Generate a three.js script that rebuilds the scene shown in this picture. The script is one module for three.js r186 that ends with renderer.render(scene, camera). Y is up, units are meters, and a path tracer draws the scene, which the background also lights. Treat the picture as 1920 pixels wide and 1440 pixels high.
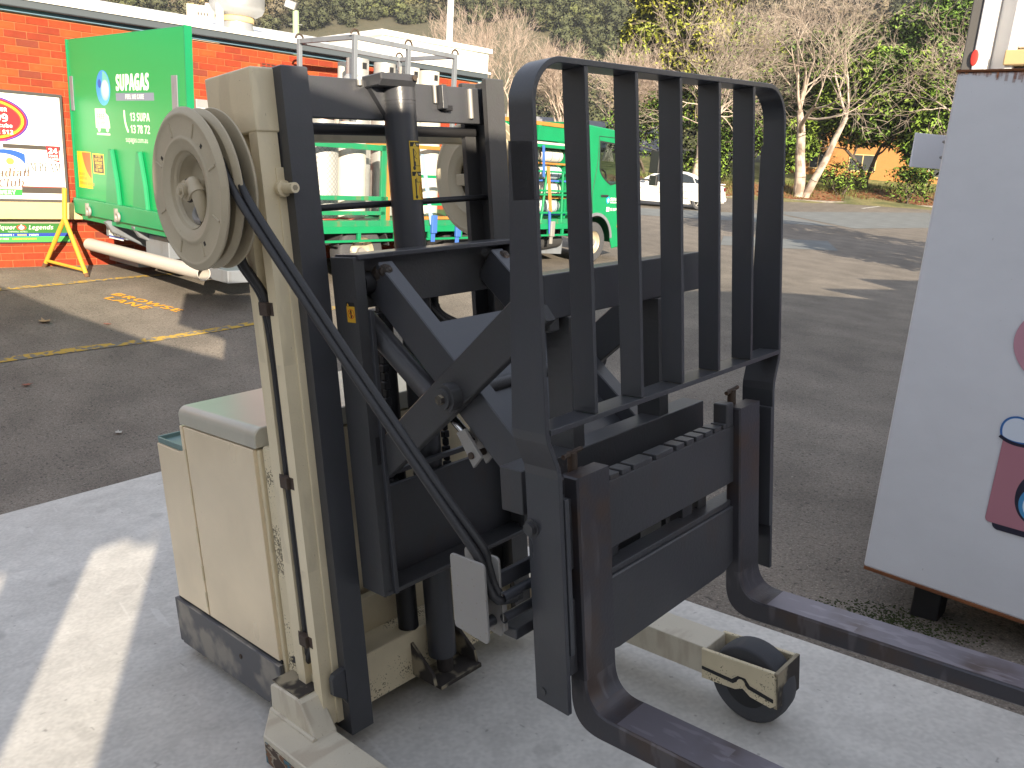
import * as THREE from 'three';
import { RoundedBoxGeometry } from 'three/addons/geometries/RoundedBoxGeometry.js';
import { mergeGeometries } from 'three/addons/utils/BufferGeometryUtils.js';

// ---------------------------------------------------------------- camera, sky, sun, exposure
const V3 = THREE.Vector3, D2R = Math.PI / 180;
const scene = new THREE.Scene();
const EYE = new V3(0, 1.6, 0);
function basis(pitch, roll) {                       // right, up, forward of a level view turned down by pitch and rolled
  const p = pitch * D2R, r = roll * D2R;
  const f = new V3(0, -Math.sin(p), -Math.cos(p)), R = new V3(1, 0, 0), U = new V3().crossVectors(R, f);
  return [R.clone().multiplyScalar(Math.cos(r)).addScaledVector(U, Math.sin(r)), U.clone().multiplyScalar(Math.cos(r)).addScaledVector(R, -Math.sin(r)), f];
}
const camera = new THREE.PerspectiveCamera(50.26, 4 / 3, 0.05, 1500);
{
  const [, up, f] = basis(14.9, 3.75);
  camera.position.copy(EYE); camera.up.copy(up); camera.lookAt(EYE.clone().add(f));
}
scene.add(camera);
const SUN_AZ = -18.3 * D2R, SUN_EL = 18 * D2R;      // the way the light travels
const LIGHT = new V3(Math.sin(SUN_AZ) * Math.cos(SUN_EL), -Math.sin(SUN_EL), -Math.cos(SUN_AZ) * Math.cos(SUN_EL));
const sun = new THREE.DirectionalLight(new THREE.Color(1.0, 0.86, 0.66), 5.0);
sun.position.copy(LIGHT).multiplyScalar(-60).add(new V3(0, 0, -10)); sun.target.position.set(0, 0, -10);
sun.castShadow = true; sun.shadow.radius = 0.35; sun.shadow.mapSize.set(4096, 4096);
Object.assign(sun.shadow.camera, { left: -40, right: 40, top: 30, bottom: -30, near: 1, far: 200 });
scene.add(sun, sun.target);
{
  const w = 512, h = 256, data = new Float32Array(w * h * 4), sd = LIGHT.clone().negate();
  for (let j = 0; j < h; j++) for (let i = 0; i < w; i++) {
    const el = ((j + 0.5) / h - 0.5) * Math.PI, az = ((i + 0.5) / w - 0.5) * 2 * Math.PI;
    const d = new V3(Math.cos(el) * Math.cos(az), Math.sin(el), Math.cos(el) * Math.sin(az));
    const t = Math.pow(1 - Math.max(0, d.y), 3.2), c = Math.max(0, d.dot(sd)), g = 0.35 * Math.pow(c, 6) + 0.8 * Math.pow(c, 60);
    const o = (j * w + i) * 4;
    data[o] = 0.25 + 0.27 * t + g * 0.9; data[o + 1] = 0.28 + 0.25 * t + g * 0.75; data[o + 2] = 0.35 + 0.17 * t + g * 0.5; data[o + 3] = 1;
    if (d.y < -0.02) { data[o] = 0.14; data[o + 1] = 0.13; data[o + 2] = 0.12; }
  }
  const t = new THREE.DataTexture(data, w, h, THREE.RGBAFormat, THREE.FloatType);
  t.mapping = THREE.EquirectangularReflectionMapping; t.magFilter = t.minFilter = THREE.LinearFilter; t.needsUpdate = true;
  scene.background = t; scene.environment = t;
}
const renderer = new THREE.WebGLRenderer({ antialias: true });
renderer.setSize(1024, 768);
renderer.toneMapping = THREE.LinearToneMapping;
renderer.toneMappingExposure = 2.9;
renderer.shadowMap.enabled = true;
scene.fog = new THREE.FogExp2(new THREE.Color(0.66, 0.70, 0.76), 0.0003);


// ---------------------------------------------------------------- random numbers, noise, textures
let seed = 12345;
function rnd() { seed |= 0; seed = seed + 0x6D2B79F5 | 0; let t = Math.imul(seed ^ seed >>> 15, 1 | seed); t = t + Math.imul(t ^ t >>> 7, 61 | t) ^ t; return ((t ^ t >>> 14) >>> 0) / 4294967296; }
const rr = (a, b) => a + (b - a) * rnd();
const reseed = n => { seed = n; };
function hash(x, y, s) { let h = Math.imul(x, 374761393) + Math.imul(y, 668265263) + Math.imul(s, 982451653); h = Math.imul(h ^ h >>> 13, 1274126177); return ((h ^ h >>> 16) >>> 0) / 4294967296; }
function vnoise(u, v, n, s = 0) {                   // value noise that repeats after n cells
  const x = u * n, y = v * n, xi = Math.floor(x), yi = Math.floor(y); let fx = x - xi, fy = y - yi;
  fx = fx * fx * (3 - 2 * fx); fy = fy * fy * (3 - 2 * fy);
  const m = k => ((k % n) + n) % n, a = hash(m(xi), m(yi), s), b = hash(m(xi + 1), m(yi), s), c = hash(m(xi), m(yi + 1), s), d = hash(m(xi + 1), m(yi + 1), s);
  return a + (b - a) * fx + (c - a) * fy + (a - b - c + d) * fx * fy;
}
function fbm(u, v, n, oct = 4, s = 0) { let a = 0, w = 0.5, t = 0; for (let i = 0; i < oct; i++) { a += w * vnoise(u, v, n, s + i); t += w; w *= 0.5; n *= 2; } return a / t; }
const enc = x => Math.round(255 * Math.min(1, Math.max(0, x <= 0.0031308 ? 12.92 * x : 1.055 * Math.pow(x, 1 / 2.4) - 0.055)));
const sst = (x, a, b) => { const t = Math.min(1, Math.max(0, (x - a) / (b - a))); return t * t * (3 - 2 * t); };
function tex(n, fn, srgb = true) {                  // fn(u, v) gives linear colour
  const d = new Uint8Array(n * n * 4);
  for (let j = 0; j < n; j++) for (let i = 0; i < n; i++) {
    const c = fn(i / n, j / n), o = (j * n + i) * 4;
    for (let k = 0; k < 3; k++) d[o + k] = srgb ? enc(c[k]) : Math.round(255 * Math.min(1, Math.max(0, c[k])));
    d[o + 3] = 255;
  }
  const t = new THREE.DataTexture(d, n, n); t.wrapS = t.wrapT = THREE.RepeatWrapping; t.magFilter = THREE.LinearFilter; t.minFilter = THREE.LinearFilter;
  if (srgb) t.colorSpace = THREE.SRGBColorSpace; t.needsUpdate = true; return t;
}
const grey = (n, fn) => tex(n, (u, v) => { const g = fn(u, v); return [g, g, g]; }, false);
function canvasTex(w, h, draw) {
  const c = document.createElement('canvas'); c.width = w; c.height = h; draw(c.getContext('2d'), w, h);
  const t = new THREE.CanvasTexture(c); t.colorSpace = THREE.SRGBColorSpace; return t;
}
const L = (r, g, b) => new THREE.Color().setRGB(r, g, b);
const mat = (c, o = {}) => new THREE.MeshStandardMaterial({ color: c, roughness: 0.6, metalness: 0, ...o });
const mulc = (c, k) => [c[0] * k, c[1] * k, c[2] * k];
const mixc = (a, b, t) => [a[0] + (b[0] - a[0]) * t, a[1] + (b[1] - a[1]) * t, a[2] + (b[2] - a[2]) * t];
// painted metal: base colour, dirt specks, scratches and chips showing a second colour
function paintTex(base, chip, n = 512, amount = 1, s = 1) {
  return tex(n, (u, v) => {
    let c = mulc(base, 0.9 + 0.2 * fbm(u, v, 4, 4, s));
    const sp = vnoise(u, v, 128, s + 9), big = fbm(u, v, 6, 3, s + 20);
    if (sp > 0.996 - 0.035 * amount * big) c = mixc(c, chip, 0.6);
    const sc = vnoise(u + 0.1 * v, v * 0.12, 160, s + 5); if (sc > 0.985) c = mixc(c, mulc(base, 1.35), 0.35);
    const st = fbm(u, v * 0.3, 10, 4, s + 31); c = mixc(c, chip, amount * 0.28 * sst(st, 0.62, 0.78));
    return c;
  });
}
const roughTex = grey(256, (u, v) => 0.78 + 0.3 * (fbm(u, v, 3, 2, 71) - 0.5));
const fineBump = grey(512, (u, v) => 0.5 * fbm(u, v, 12, 4, 41) + 0.5 * vnoise(u, v, 128, 43));
const asphaltMap = tex(1024, (u, v) => {
  const g = vnoise(u, v, 340, 1), g2 = vnoise(u, v, 170, 2), m = fbm(u, v, 4, 5, 7);
  let k = 0.160 * (0.55 + 0.55 * m) * (0.6 + 0.5 * g + 0.3 * g2);
  let c = [k * 1.09, k * 0.99, k * 0.87];
  if (g > 0.86) c = mixc(c, [0.42, 0.38, 0.33], (g - 0.86) * 5);
  if (g2 < 0.14) c = mulc(c, 0.55);
  return c;
});
const asphaltBump = grey(1024, (u, v) => 0.55 * vnoise(u, v, 340, 1) + 0.45 * vnoise(u, v, 170, 2));
const concreteMap = tex(1024, (u, v) => {
  const m = fbm(u, v, 3, 6, 17), f = fbm(u, v, 40, 3, 22), sp = vnoise(u, v, 200, 25);
  let k = 0.51 * (0.66 + 0.40 * m + 0.26 * f); let c = [k * 1.03, k, k * 0.93];
  const blot = fbm(u, v, 26, 3, 33); c = mixc(c, [0.17, 0.16, 0.15], 0.22 * sst(blot, 0.74, 0.84));
  if (sp > 0.965) c = mixc(c, [0.16, 0.15, 0.14], 0.5); const gr = vnoise(u, v, 420, 28); c = mulc(c, 0.90 + 0.2 * gr);
  const scr = vnoise(u * 0.15 + v * 0.9, v * 0.15 - u * 0.05, 210, 51); if (scr > 0.94) c = mixc(c, [0.62, 0.61, 0.58], 0.4);
  return c;
});
const concreteBump = grey(512, (u, v) => 0.6 * fbm(u, v, 30, 4, 61) + 0.4 * vnoise(u, v, 160, 66));

// ---------------------------------------------------------------- geometry helpers
const prep = g => { g = g.index ? g.toNonIndexed() : g; for (const k of Object.keys(g.attributes)) if (!['position', 'normal', 'uv'].includes(k)) g.deleteAttribute(k); if (!g.attributes.uv) g.setAttribute('uv', new THREE.BufferAttribute(new Float32Array(g.attributes.position.count * 2), 2)); return g; };
const merge = list => list.length === 1 ? prep(list[0]) : mergeGeometries(list.map(prep), false);
function uvBox(g, tile = 1) {                        // uv in metres over each face's own plane
  g = prep(g); const p = g.attributes.position, n = g.attributes.normal, uv = g.attributes.uv;
  for (let i = 0; i < p.count; i++) {
    const x = p.getX(i), y = p.getY(i), z = p.getZ(i), ax = Math.abs(n.getX(i)), ay = Math.abs(n.getY(i)), az = Math.abs(n.getZ(i));
    if (ay >= ax && ay >= az) uv.setXY(i, x / tile, z / tile); else if (ax >= az) uv.setXY(i, z / tile, y / tile); else uv.setXY(i, x / tile, y / tile);
  }
  return g;
}
const taken = new Map();
function numbered(name) { const k = taken.get(name) || 0; taken.set(name, k + 1); return k ? `${name}_${String(k).padStart(3, '0')}` : name; }
function obj(name, geos, m, parent = scene, tile = 1) {
  const list = Array.isArray(geos) ? geos : [geos];
  const o = new THREE.Mesh(tile ? uvBox(merge(list), tile) : merge(list), m);
  o.name = parent === scene ? numbered(name) : name; o.castShadow = o.receiveShadow = true; parent.add(o); return o;
}
function tag(o, label, category, group) { o.userData.label = label; o.userData.category = category; if (group) o.userData.group = group; return o; }
function struct(o, label, category) { o.userData.kind = 'structure'; return tag(o, label, category); }
function thing(name, label, category, pos = [0, 0, 0], ry = 0, group) {
  const o = new THREE.Group(); o.name = numbered(name); o.position.set(...pos); o.rotation.y = ry; scene.add(o); return tag(o, label, category, group);
}
function box(x0, x1, y0, y1, z0, z1, r = 0) {
  const w = x1 - x0, h = y1 - y0, d = z1 - z0;
  const g = r > 0 ? new RoundedBoxGeometry(w, h, d, 2, Math.min(r, w * 0.49, h * 0.49, d * 0.49)) : new THREE.BoxGeometry(w, h, d);
  return g.translate((x0 + x1) / 2, (y0 + y1) / 2, (z0 + z1) / 2);
}
function rod(p, q, r, seg = 12, r2 = r) {
  const d = new V3().subVectors(q, p), g = new THREE.CylinderGeometry(r2, r, d.length(), seg, 1);
  g.applyQuaternion(new THREE.Quaternion().setFromUnitVectors(new V3(0, 1, 0), d.clone().normalize()));
  return g.translate((p.x + q.x) / 2, (p.y + q.y) / 2, (p.z + q.z) / 2);
}
function tube(pts, r, seg = 40, rs = 8) { return new THREE.TubeGeometry(new THREE.CatmullRomCurve3(pts, false, 'catmullrom', 0.35), seg, r, rs); }
function extr(shape, depth, bev = 0.003, seg = 12) {
  if (Array.isArray(shape)) { const s = new THREE.Shape(); shape.forEach(([x, y], i) => i ? s.lineTo(x, y) : s.moveTo(x, y)); s.closePath(); shape = s; }
  if (!bev) return new THREE.ExtrudeGeometry(shape, { depth, bevelEnabled: false, curveSegments: seg });
  return new THREE.ExtrudeGeometry(shape, { depth: depth - 2 * bev, bevelEnabled: true, bevelThickness: bev, bevelSize: bev, bevelOffset: -bev, bevelSegments: 1, curveSegments: seg }).translate(0, 0, bev);
}
const ringShape = (R, r) => { const s = new THREE.Shape(); s.absarc(0, 0, R, 0, Math.PI * 2); const h = new THREE.Path(); h.absarc(0, 0, r, 0, Math.PI * 2, true); s.holes.push(h); return s; };

// ---------------------------------------------------------------- terrain: a tilted slab that runs into a level lot
const [cr, cu, cf] = basis(14.9, 3.75), [fr, fu, ff] = basis(12.6, -3.1);
const toWorld = v => new V3().addScaledVector(cr, v.dot(fr)).addScaledVector(cu, v.dot(fu)).addScaledVector(cf, v.dot(ff));
const YAW = 44.56 * D2R;
const LW = toWorld(new V3(Math.sin(YAW), 0, -Math.cos(YAW))), FW = toWorld(new V3(Math.cos(YAW), 0, Math.sin(YAW))), NW = toWorld(new V3(0, 1, 0));
const slabPoint = (a, y, b) => EYE.clone().addScaledVector(NW, y - 1.6).addScaledVector(FW, a).addScaledVector(LW, b);
const slabY = (x, z) => EYE.y + (-1.6 - NW.x * x - NW.z * z) / NW.y;
const slabAB = (x, z) => { const p = new V3(x, slabY(x, z) - EYE.y, z); return [p.dot(FW), p.dot(LW)]; };
const SA0 = -5.24, SA1 = 8, SB0 = -7, SB1 = 2.6;
const farY = (x, z) => Math.max(0, Math.hypot(x, z) - 14) * 0.0235;
// kerb line of the lot and the frame along it
const KP = new V3(12.9, 0, -43.6), KD = new V3(0.98, 0, -0.2).normalize(), KN = new V3(-KD.z, 0, KD.x);   // KN points from the kerb back into the lot
function groundY(x, z) {
  const [a, b] = slabAB(x, z), ca = Math.min(SA1, Math.max(SA0, a)), cb = Math.min(SB1, Math.max(SB0, b)), out = Math.hypot(a - ca, b - cb);
  if (out < 1e-6) { const inner = Math.min(a - SA0, SB1 - b, SA1 - a, b - SB0); return slabY(x, z) - 0.012 - 0.06 * sst(inner, 0, 0.25); }
  const ys = slabPoint(ca, 0, cb).y - 0.012, t = (KP.x - x) * KN.x + (KP.z - z) * KN.z;            // t: metres beyond the kerb
  return ys + (farY(x, z) - ys) * sst(out, 0, 6) + (t > 0 ? 0.20 * Math.min(3.5, t) + 0.05 * Math.max(0, t - 3.5) : 0);
}
function lotPoint(s, t, up = 0) { const x = KP.x + KD.x * s + KN.x * t, z = KP.z + KD.z * s + KN.z * t; return new V3(x, groundY(x, z) + up, z); }
function gridMesh(us, vs, fn, uvs) {
  const pos = [], uv = [], idx = [];
  for (const v of vs) for (const u of us) { const p = fn(u, v); pos.push(p.x, p.y, p.z); const q = uvs(p, u, v); uv.push(q[0], q[1]); }
  const n = us.length;
  for (let j = 0; j + 1 < vs.length; j++) for (let i = 0; i + 1 < n; i++) { const a = j * n + i; idx.push(a, a + n, a + 1, a + 1, a + n, a + n + 1); }
  const g = new THREE.BufferGeometry(); g.setAttribute('position', new THREE.Float32BufferAttribute(pos, 3)); g.setAttribute('uv', new THREE.Float32BufferAttribute(uv, 2)); g.setIndex(idx); g.computeVertexNormals();
  const nn = g.attributes.normal; let up = 0; for (let i = 0; i < nn.count; i += 17) up += nn.getY(i);
  if (up < 0) { for (let i = 0; i < idx.length; i += 3) { const t = idx[i]; idx[i] = idx[i + 1]; idx[i + 1] = t; } g.setIndex(idx); g.computeVertexNormals(); }
  return g;
}
function spaced(c, fine, half, lo, hi, grow = 1.13) {  // coordinates that are dense round c
  const r = []; for (let x = c; x <= c + half; x += fine) r.push(x);
  let st = fine; while (r[r.length - 1] < hi) { st *= grow; r.push(Math.min(hi, r[r.length - 1] + st)); }
  const l = []; for (let x = c - fine; x >= c - half; x -= fine) l.push(x); st = fine; while (l[l.length - 1] > lo) { st *= grow; l.push(Math.max(lo, l[l.length - 1] - st)); }
  return l.reverse().concat(r);
}
const rawMesh = (name, g, m) => { const o = new THREE.Mesh(g, m); o.name = numbered(name); o.castShadow = o.receiveShadow = true; scene.add(o); return o; };
const hillY = (x, z) => {
  const r = Math.hypot(x, z), az = Math.atan2(x, -z);
  let y = farY(x, z) + 1.6 + Math.max(0, r - 70) * 0.03;
  const ridge = 0.30 + 0.05 * Math.sin(az * 3.1 + 0.6) + 0.03 * Math.sin(az * 7.3 + 2);
  if (Math.abs(az) < 1.9) y += Math.max(0, r - 130) * ridge * sst(1.9 - Math.abs(az), 0, 0.5) * sst(r, 130, 200);
  return y + 3 * (fbm(x / 400 + 5, z / 400 + 5, 16, 3, 77) - 0.5) * sst(r, 90, 200) * 4;
};
{
  // earth to the horizon
  const ang = []; for (let i = 0; i <= 180; i++) ang.push(i / 180 * 2 * Math.PI);
  const rad = [0.5]; while (rad[rad.length - 1] < 64) rad.push(rad[rad.length - 1] * 1.08); const rad2 = [rad[rad.length - 1] - 0.5]; while (rad2[rad2.length - 1] < 470) rad2.push(rad2[rad2.length - 1] + 8); rad.push(70);
  const g = gridMesh(ang, rad, (a, r) => { const x = Math.sin(a) * r, z = -Math.cos(a) * r; return new V3(x, (r < 70 ? groundY(x, z) - 0.1 * (r < 46 ? 1 : 0) - 0.02 : hillY(x, z)), z); }, p => [p.x / 6, p.z / 6]);
  const hillMap = tex(512, (u, v) => { const m = fbm(u, v, 9, 5, 94), f = vnoise(u, v, 128, 96); return mulc(mixc([0.045, 0.048, 0.026], [0.085, 0.072, 0.045], m), 0.6 + 0.8 * f); });
  const hg = gridMesh(ang, rad2, (a, r) => { const x = Math.sin(a) * r, z = -Math.cos(a) * r; return new V3(x, r < 72 ? groundY(x, z) - 0.15 : hillY(x, z), z); }, p => [p.x / 9, p.z / 9]);
  struct(rawMesh('hill', hg, new THREE.MeshStandardMaterial({ map: hillMap, roughness: 1 })), 'wooded hillside that fills the background', 'hill');
  const earthMap = tex(512, (u, v) => {
    const m = fbm(u, v, 5, 5, 90), f = vnoise(u, v, 128, 92);
    let c = mixc([0.10, 0.11, 0.035], [0.19, 0.17, 0.07], sst(m, 0.35, 0.65)); return mulc(c, 0.65 + 0.7 * f);
  });
  struct(rawMesh('ground', g, new THREE.MeshStandardMaterial({ map: earthMap, roughness: 1 })), 'grassy earth round the car park', 'ground');
}
// asphalt lot
const asphalt = new THREE.MeshStandardMaterial({ map: asphaltMap, bumpMap: asphaltBump, bumpScale: 0.006, roughness: 0.93, vertexColors: true });
{
  const c = new V3(-1, 0, -6).sub(KP), us = spaced(c.dot(KD), 0.22, 7, c.dot(KD) - 75, c.dot(KD) + 70), vs = spaced(c.dot(KN), 0.22, 7, 0, c.dot(KN) + 45);
  const g = gridMesh(us, vs, (u, v) => lotPoint(u, v), p => [p.x / 1.6, p.z / 1.6]);
  const p = g.attributes.position, col = new Float32Array(p.count * 3);
  for (let i = 0; i < p.count; i++) {                 // old asphalt: bleached and stained patches
    const x = p.getX(i), z = p.getZ(i), m = fbm(x / 64 + 3, z / 64 + 3, 24, 4, 5), m2 = fbm(x / 64 + 3, z / 64 + 3, 90, 3, 8);
    const k = 0.78 + 0.55 * m + 0.25 * (m2 - 0.5); col[i * 3] = k * 1.05; col[i * 3 + 1] = k; col[i * 3 + 2] = k * 0.94;
  }
  g.setAttribute('color', new THREE.BufferAttribute(col, 3));
  struct(rawMesh('asphalt_lot', g, asphalt), 'worn asphalt car park behind the forklift', 'car park');
}
// a strip or polygon laid on the lot
function ribbon(name, pts, w, m, label, cat, lift = 0.006) {
  const cl = []; for (let i = 0; i + 1 < pts.length; i++) { const [a, b] = [pts[i], pts[i + 1]], n = Math.ceil(Math.hypot(b[0] - a[0], b[1] - a[1]) / 0.12); for (let k = 0; k < n; k++) cl.push([a[0] + (b[0] - a[0]) * k / n, a[1] + (b[1] - a[1]) * k / n]); } cl.push(pts[pts.length - 1]);
  const us = cl.map((_, i) => i);
  const g = gridMesh(us, [-1, -0.33, 0.33, 1], (i, v) => { const a = cl[Math.max(0, i - 1)], b = cl[Math.min(cl.length - 1, i + 1)], l = Math.hypot(b[0] - a[0], b[1] - a[1]); const e = (0.5 + 0.06 * (vnoise(i * 0.037, 0.3, 64, 4) - 0.5)) * w * v; const x = cl[i][0] - (b[1] - a[1]) / l * e, z = cl[i][1] + (b[0] - a[0]) / l * e; return new V3(x, groundY(x, z) + lift, z); }, p => [p.x, p.z]);
  return struct(rawMesh(name, g, m), label, cat);
}
function patch(name, poly, m, label, cat, lift = 0.005, step = 0.5) {   // four-cornered sheet
  const us = []; for (let i = 0; i <= 24; i++) us.push(i / 24);
  const g = gridMesh(us, us, (u, v) => { const x = (poly[0][0] * (1 - u) + poly[1][0] * u) * (1 - v) + (poly[3][0] * (1 - u) + poly[2][0] * u) * v, z = (poly[0][1] * (1 - u) + poly[1][1] * u) * (1 - v) + (poly[3][1] * (1 - u) + poly[2][1] * u) * v; return new V3(x, groundY(x, z) + lift, z); }, p => [p.x / 1.6, p.z / 1.6]);
  return struct(rawMesh(name, g, m), label, cat);
}
const yellowLine = new THREE.MeshStandardMaterial({ roughness: 0.9, map: tex(256, (u, v) => { const w = fbm(u, v, 24, 4, 12); return mixc([0.42, 0.27, 0.045], [0.15, 0.14, 0.125], sst(w, 0.44, 0.60)); }) });
const whiteLine = new THREE.MeshStandardMaterial({ roughness: 0.9, map: tex(128, (u, v) => { const w = fbm(u, v, 24, 3, 14); return mixc([0.6, 0.58, 0.54], [0.18, 0.17, 0.16], sst(w, 0.5, 0.7)); }) });
ribbon('painted_line', [[-6.3, -7.5], [-5.56, -8.68], [-4.98, -9.57], [-4.38, -10.42], [-2.9, -12.3]], 0.11, yellowLine, 'worn yellow line painted close to the brick wall', 'line');
ribbon('painted_line', [[-6.6, -4.4], [-4.36, -6.71], [-3.58, -7.59], [-2.73, -8.61], [-0.6, -11.2]], 0.11, yellowLine, 'faded yellow line painted across the car park', 'line');
ribbon('painted_line', [[16.1, -40.1], [18.6, -43.9]], 0.16, whiteLine, 'white bay line painted beside the far kerb', 'line');
const newAsphalt = new THREE.MeshStandardMaterial({ roughness: 0.95, map: tex(512, (u, v) => { const k = 0.150 * (0.75 + 0.35 * fbm(u, v, 5, 4, 81) + 0.2 * vnoise(u, v, 170, 82)); return [k * 0.93, k, k * 1.0]; }) });
patch('asphalt_patch', [[9.8, -33.4], [19.0, -39.6], [15.2, -29.8], [10.6, -26.8]], newAsphalt, 'bluish grey repaired strip across the far car park', 'patch');
patch('asphalt_patch', [[3.0, -30.4], [9.7, -31.8], [10.2, -27.2], [3.0, -27.2]], newAsphalt, 'bluish grey repaired strip in front of the white car', 'patch');
patch('asphalt_patch', [[5.2, -21.5], [8.0, -21.8], [7.4, -19.4], [4.6, -19.2]], newAsphalt, 'small bluish grey repair in the middle of the car park', 'patch');
// painted words on the lot
{
  const t = canvasTex(512, 256, (c, w, h) => {
    c.clearRect(0, 0, w, h); c.fillStyle = '#d99a24'; c.font = 'bold 118px sans-serif'; c.textAlign = 'center';
    c.save(); c.translate(w / 2, 112); c.scale(0.92, 1); c.fillText('BROWSE', 0, 0); c.restore(); c.save(); c.translate(w / 2 - 40, 236); c.scale(0.92, 1); c.fillText('LANE', 0, 0); c.restore();
    c.globalCompositeOperation = 'destination-out'; reseed(5); for (let i = 0; i < 900; i++) { c.globalAlpha = rr(0.3, 0.9); c.fillRect(rr(0, w), rr(0, h), rr(1, 5), rr(1, 4)); }
  });
  const A = [-4.55, -9.16], B = [-3.50, -8.72], C = [-3.62, -8.42], Dd = [-4.72, -8.86];
  const us = []; for (let i = 0; i <= 12; i++) us.push(i / 12);
  const g = gridMesh(us, us, (u, v) => { const x = (A[0] * (1 - u) + B[0] * u) * (1 - v) + (Dd[0] * (1 - u) + C[0] * u) * v, z = (A[1] * (1 - u) + B[1] * u) * (1 - v) + (Dd[1] * (1 - u) + C[1] * u) * v; return new V3(x, groundY(x, z) + 0.007, z); }, (p, u, v) => [u, 1 - v]);
  struct(rawMesh('painted_words', g, new THREE.MeshStandardMaterial({ map: t, transparent: true, alphaTest: 0.4, roughness: 0.9 })), 'yellow words painted on the asphalt in front of the truck', 'lettering');
}
// concrete slab
{
  const us = []; for (let i = 0; i <= 60; i++) us.push(SA0 + (SA1 - SA0) * i / 60); const vs = []; for (let i = 0; i <= 40; i++) vs.push(SB0 + (SB1 - SB0) * i / 40);
  const top = gridMesh(us, vs, (a, b) => slabPoint(a, 0, b), (p, a, b) => [a / 4.3, b / 4.3]);
  const side = []; const rim = (a0, b0, a1, b1, n) => { for (let i = 0; i < n; i++) { const q = k => [a0 + (a1 - a0) * k / n, b0 + (b1 - b0) * k / n], [x0, z0] = q(i), [x1, z1] = q(i + 1); const A = slabPoint(x0, 0, z0), B = slabPoint(x1, 0, z1), C = slabPoint(x1, -0.14, z1), D = slabPoint(x0, -0.14, z0); side.push(A, C, B, A, D, C); } };
  rim(SA0, SB0, SA0, SB1, 30); rim(SA0, SB1, SA1, SB1, 30);
  const g = new THREE.BufferGeometry().setFromPoints(side); g.setAttribute('uv', new THREE.Float32BufferAttribute(new Float32Array(side.length * 2), 2)); g.computeVertexNormals();
  const m = new THREE.MeshStandardMaterial({ map: concreteMap, bumpMap: concreteBump, bumpScale: 0.0012, roughness: 0.8 });
  struct(rawMesh('concrete_slab', merge([top, g]), m), 'pale concrete slab under the forklift', 'slab');
}

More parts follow.
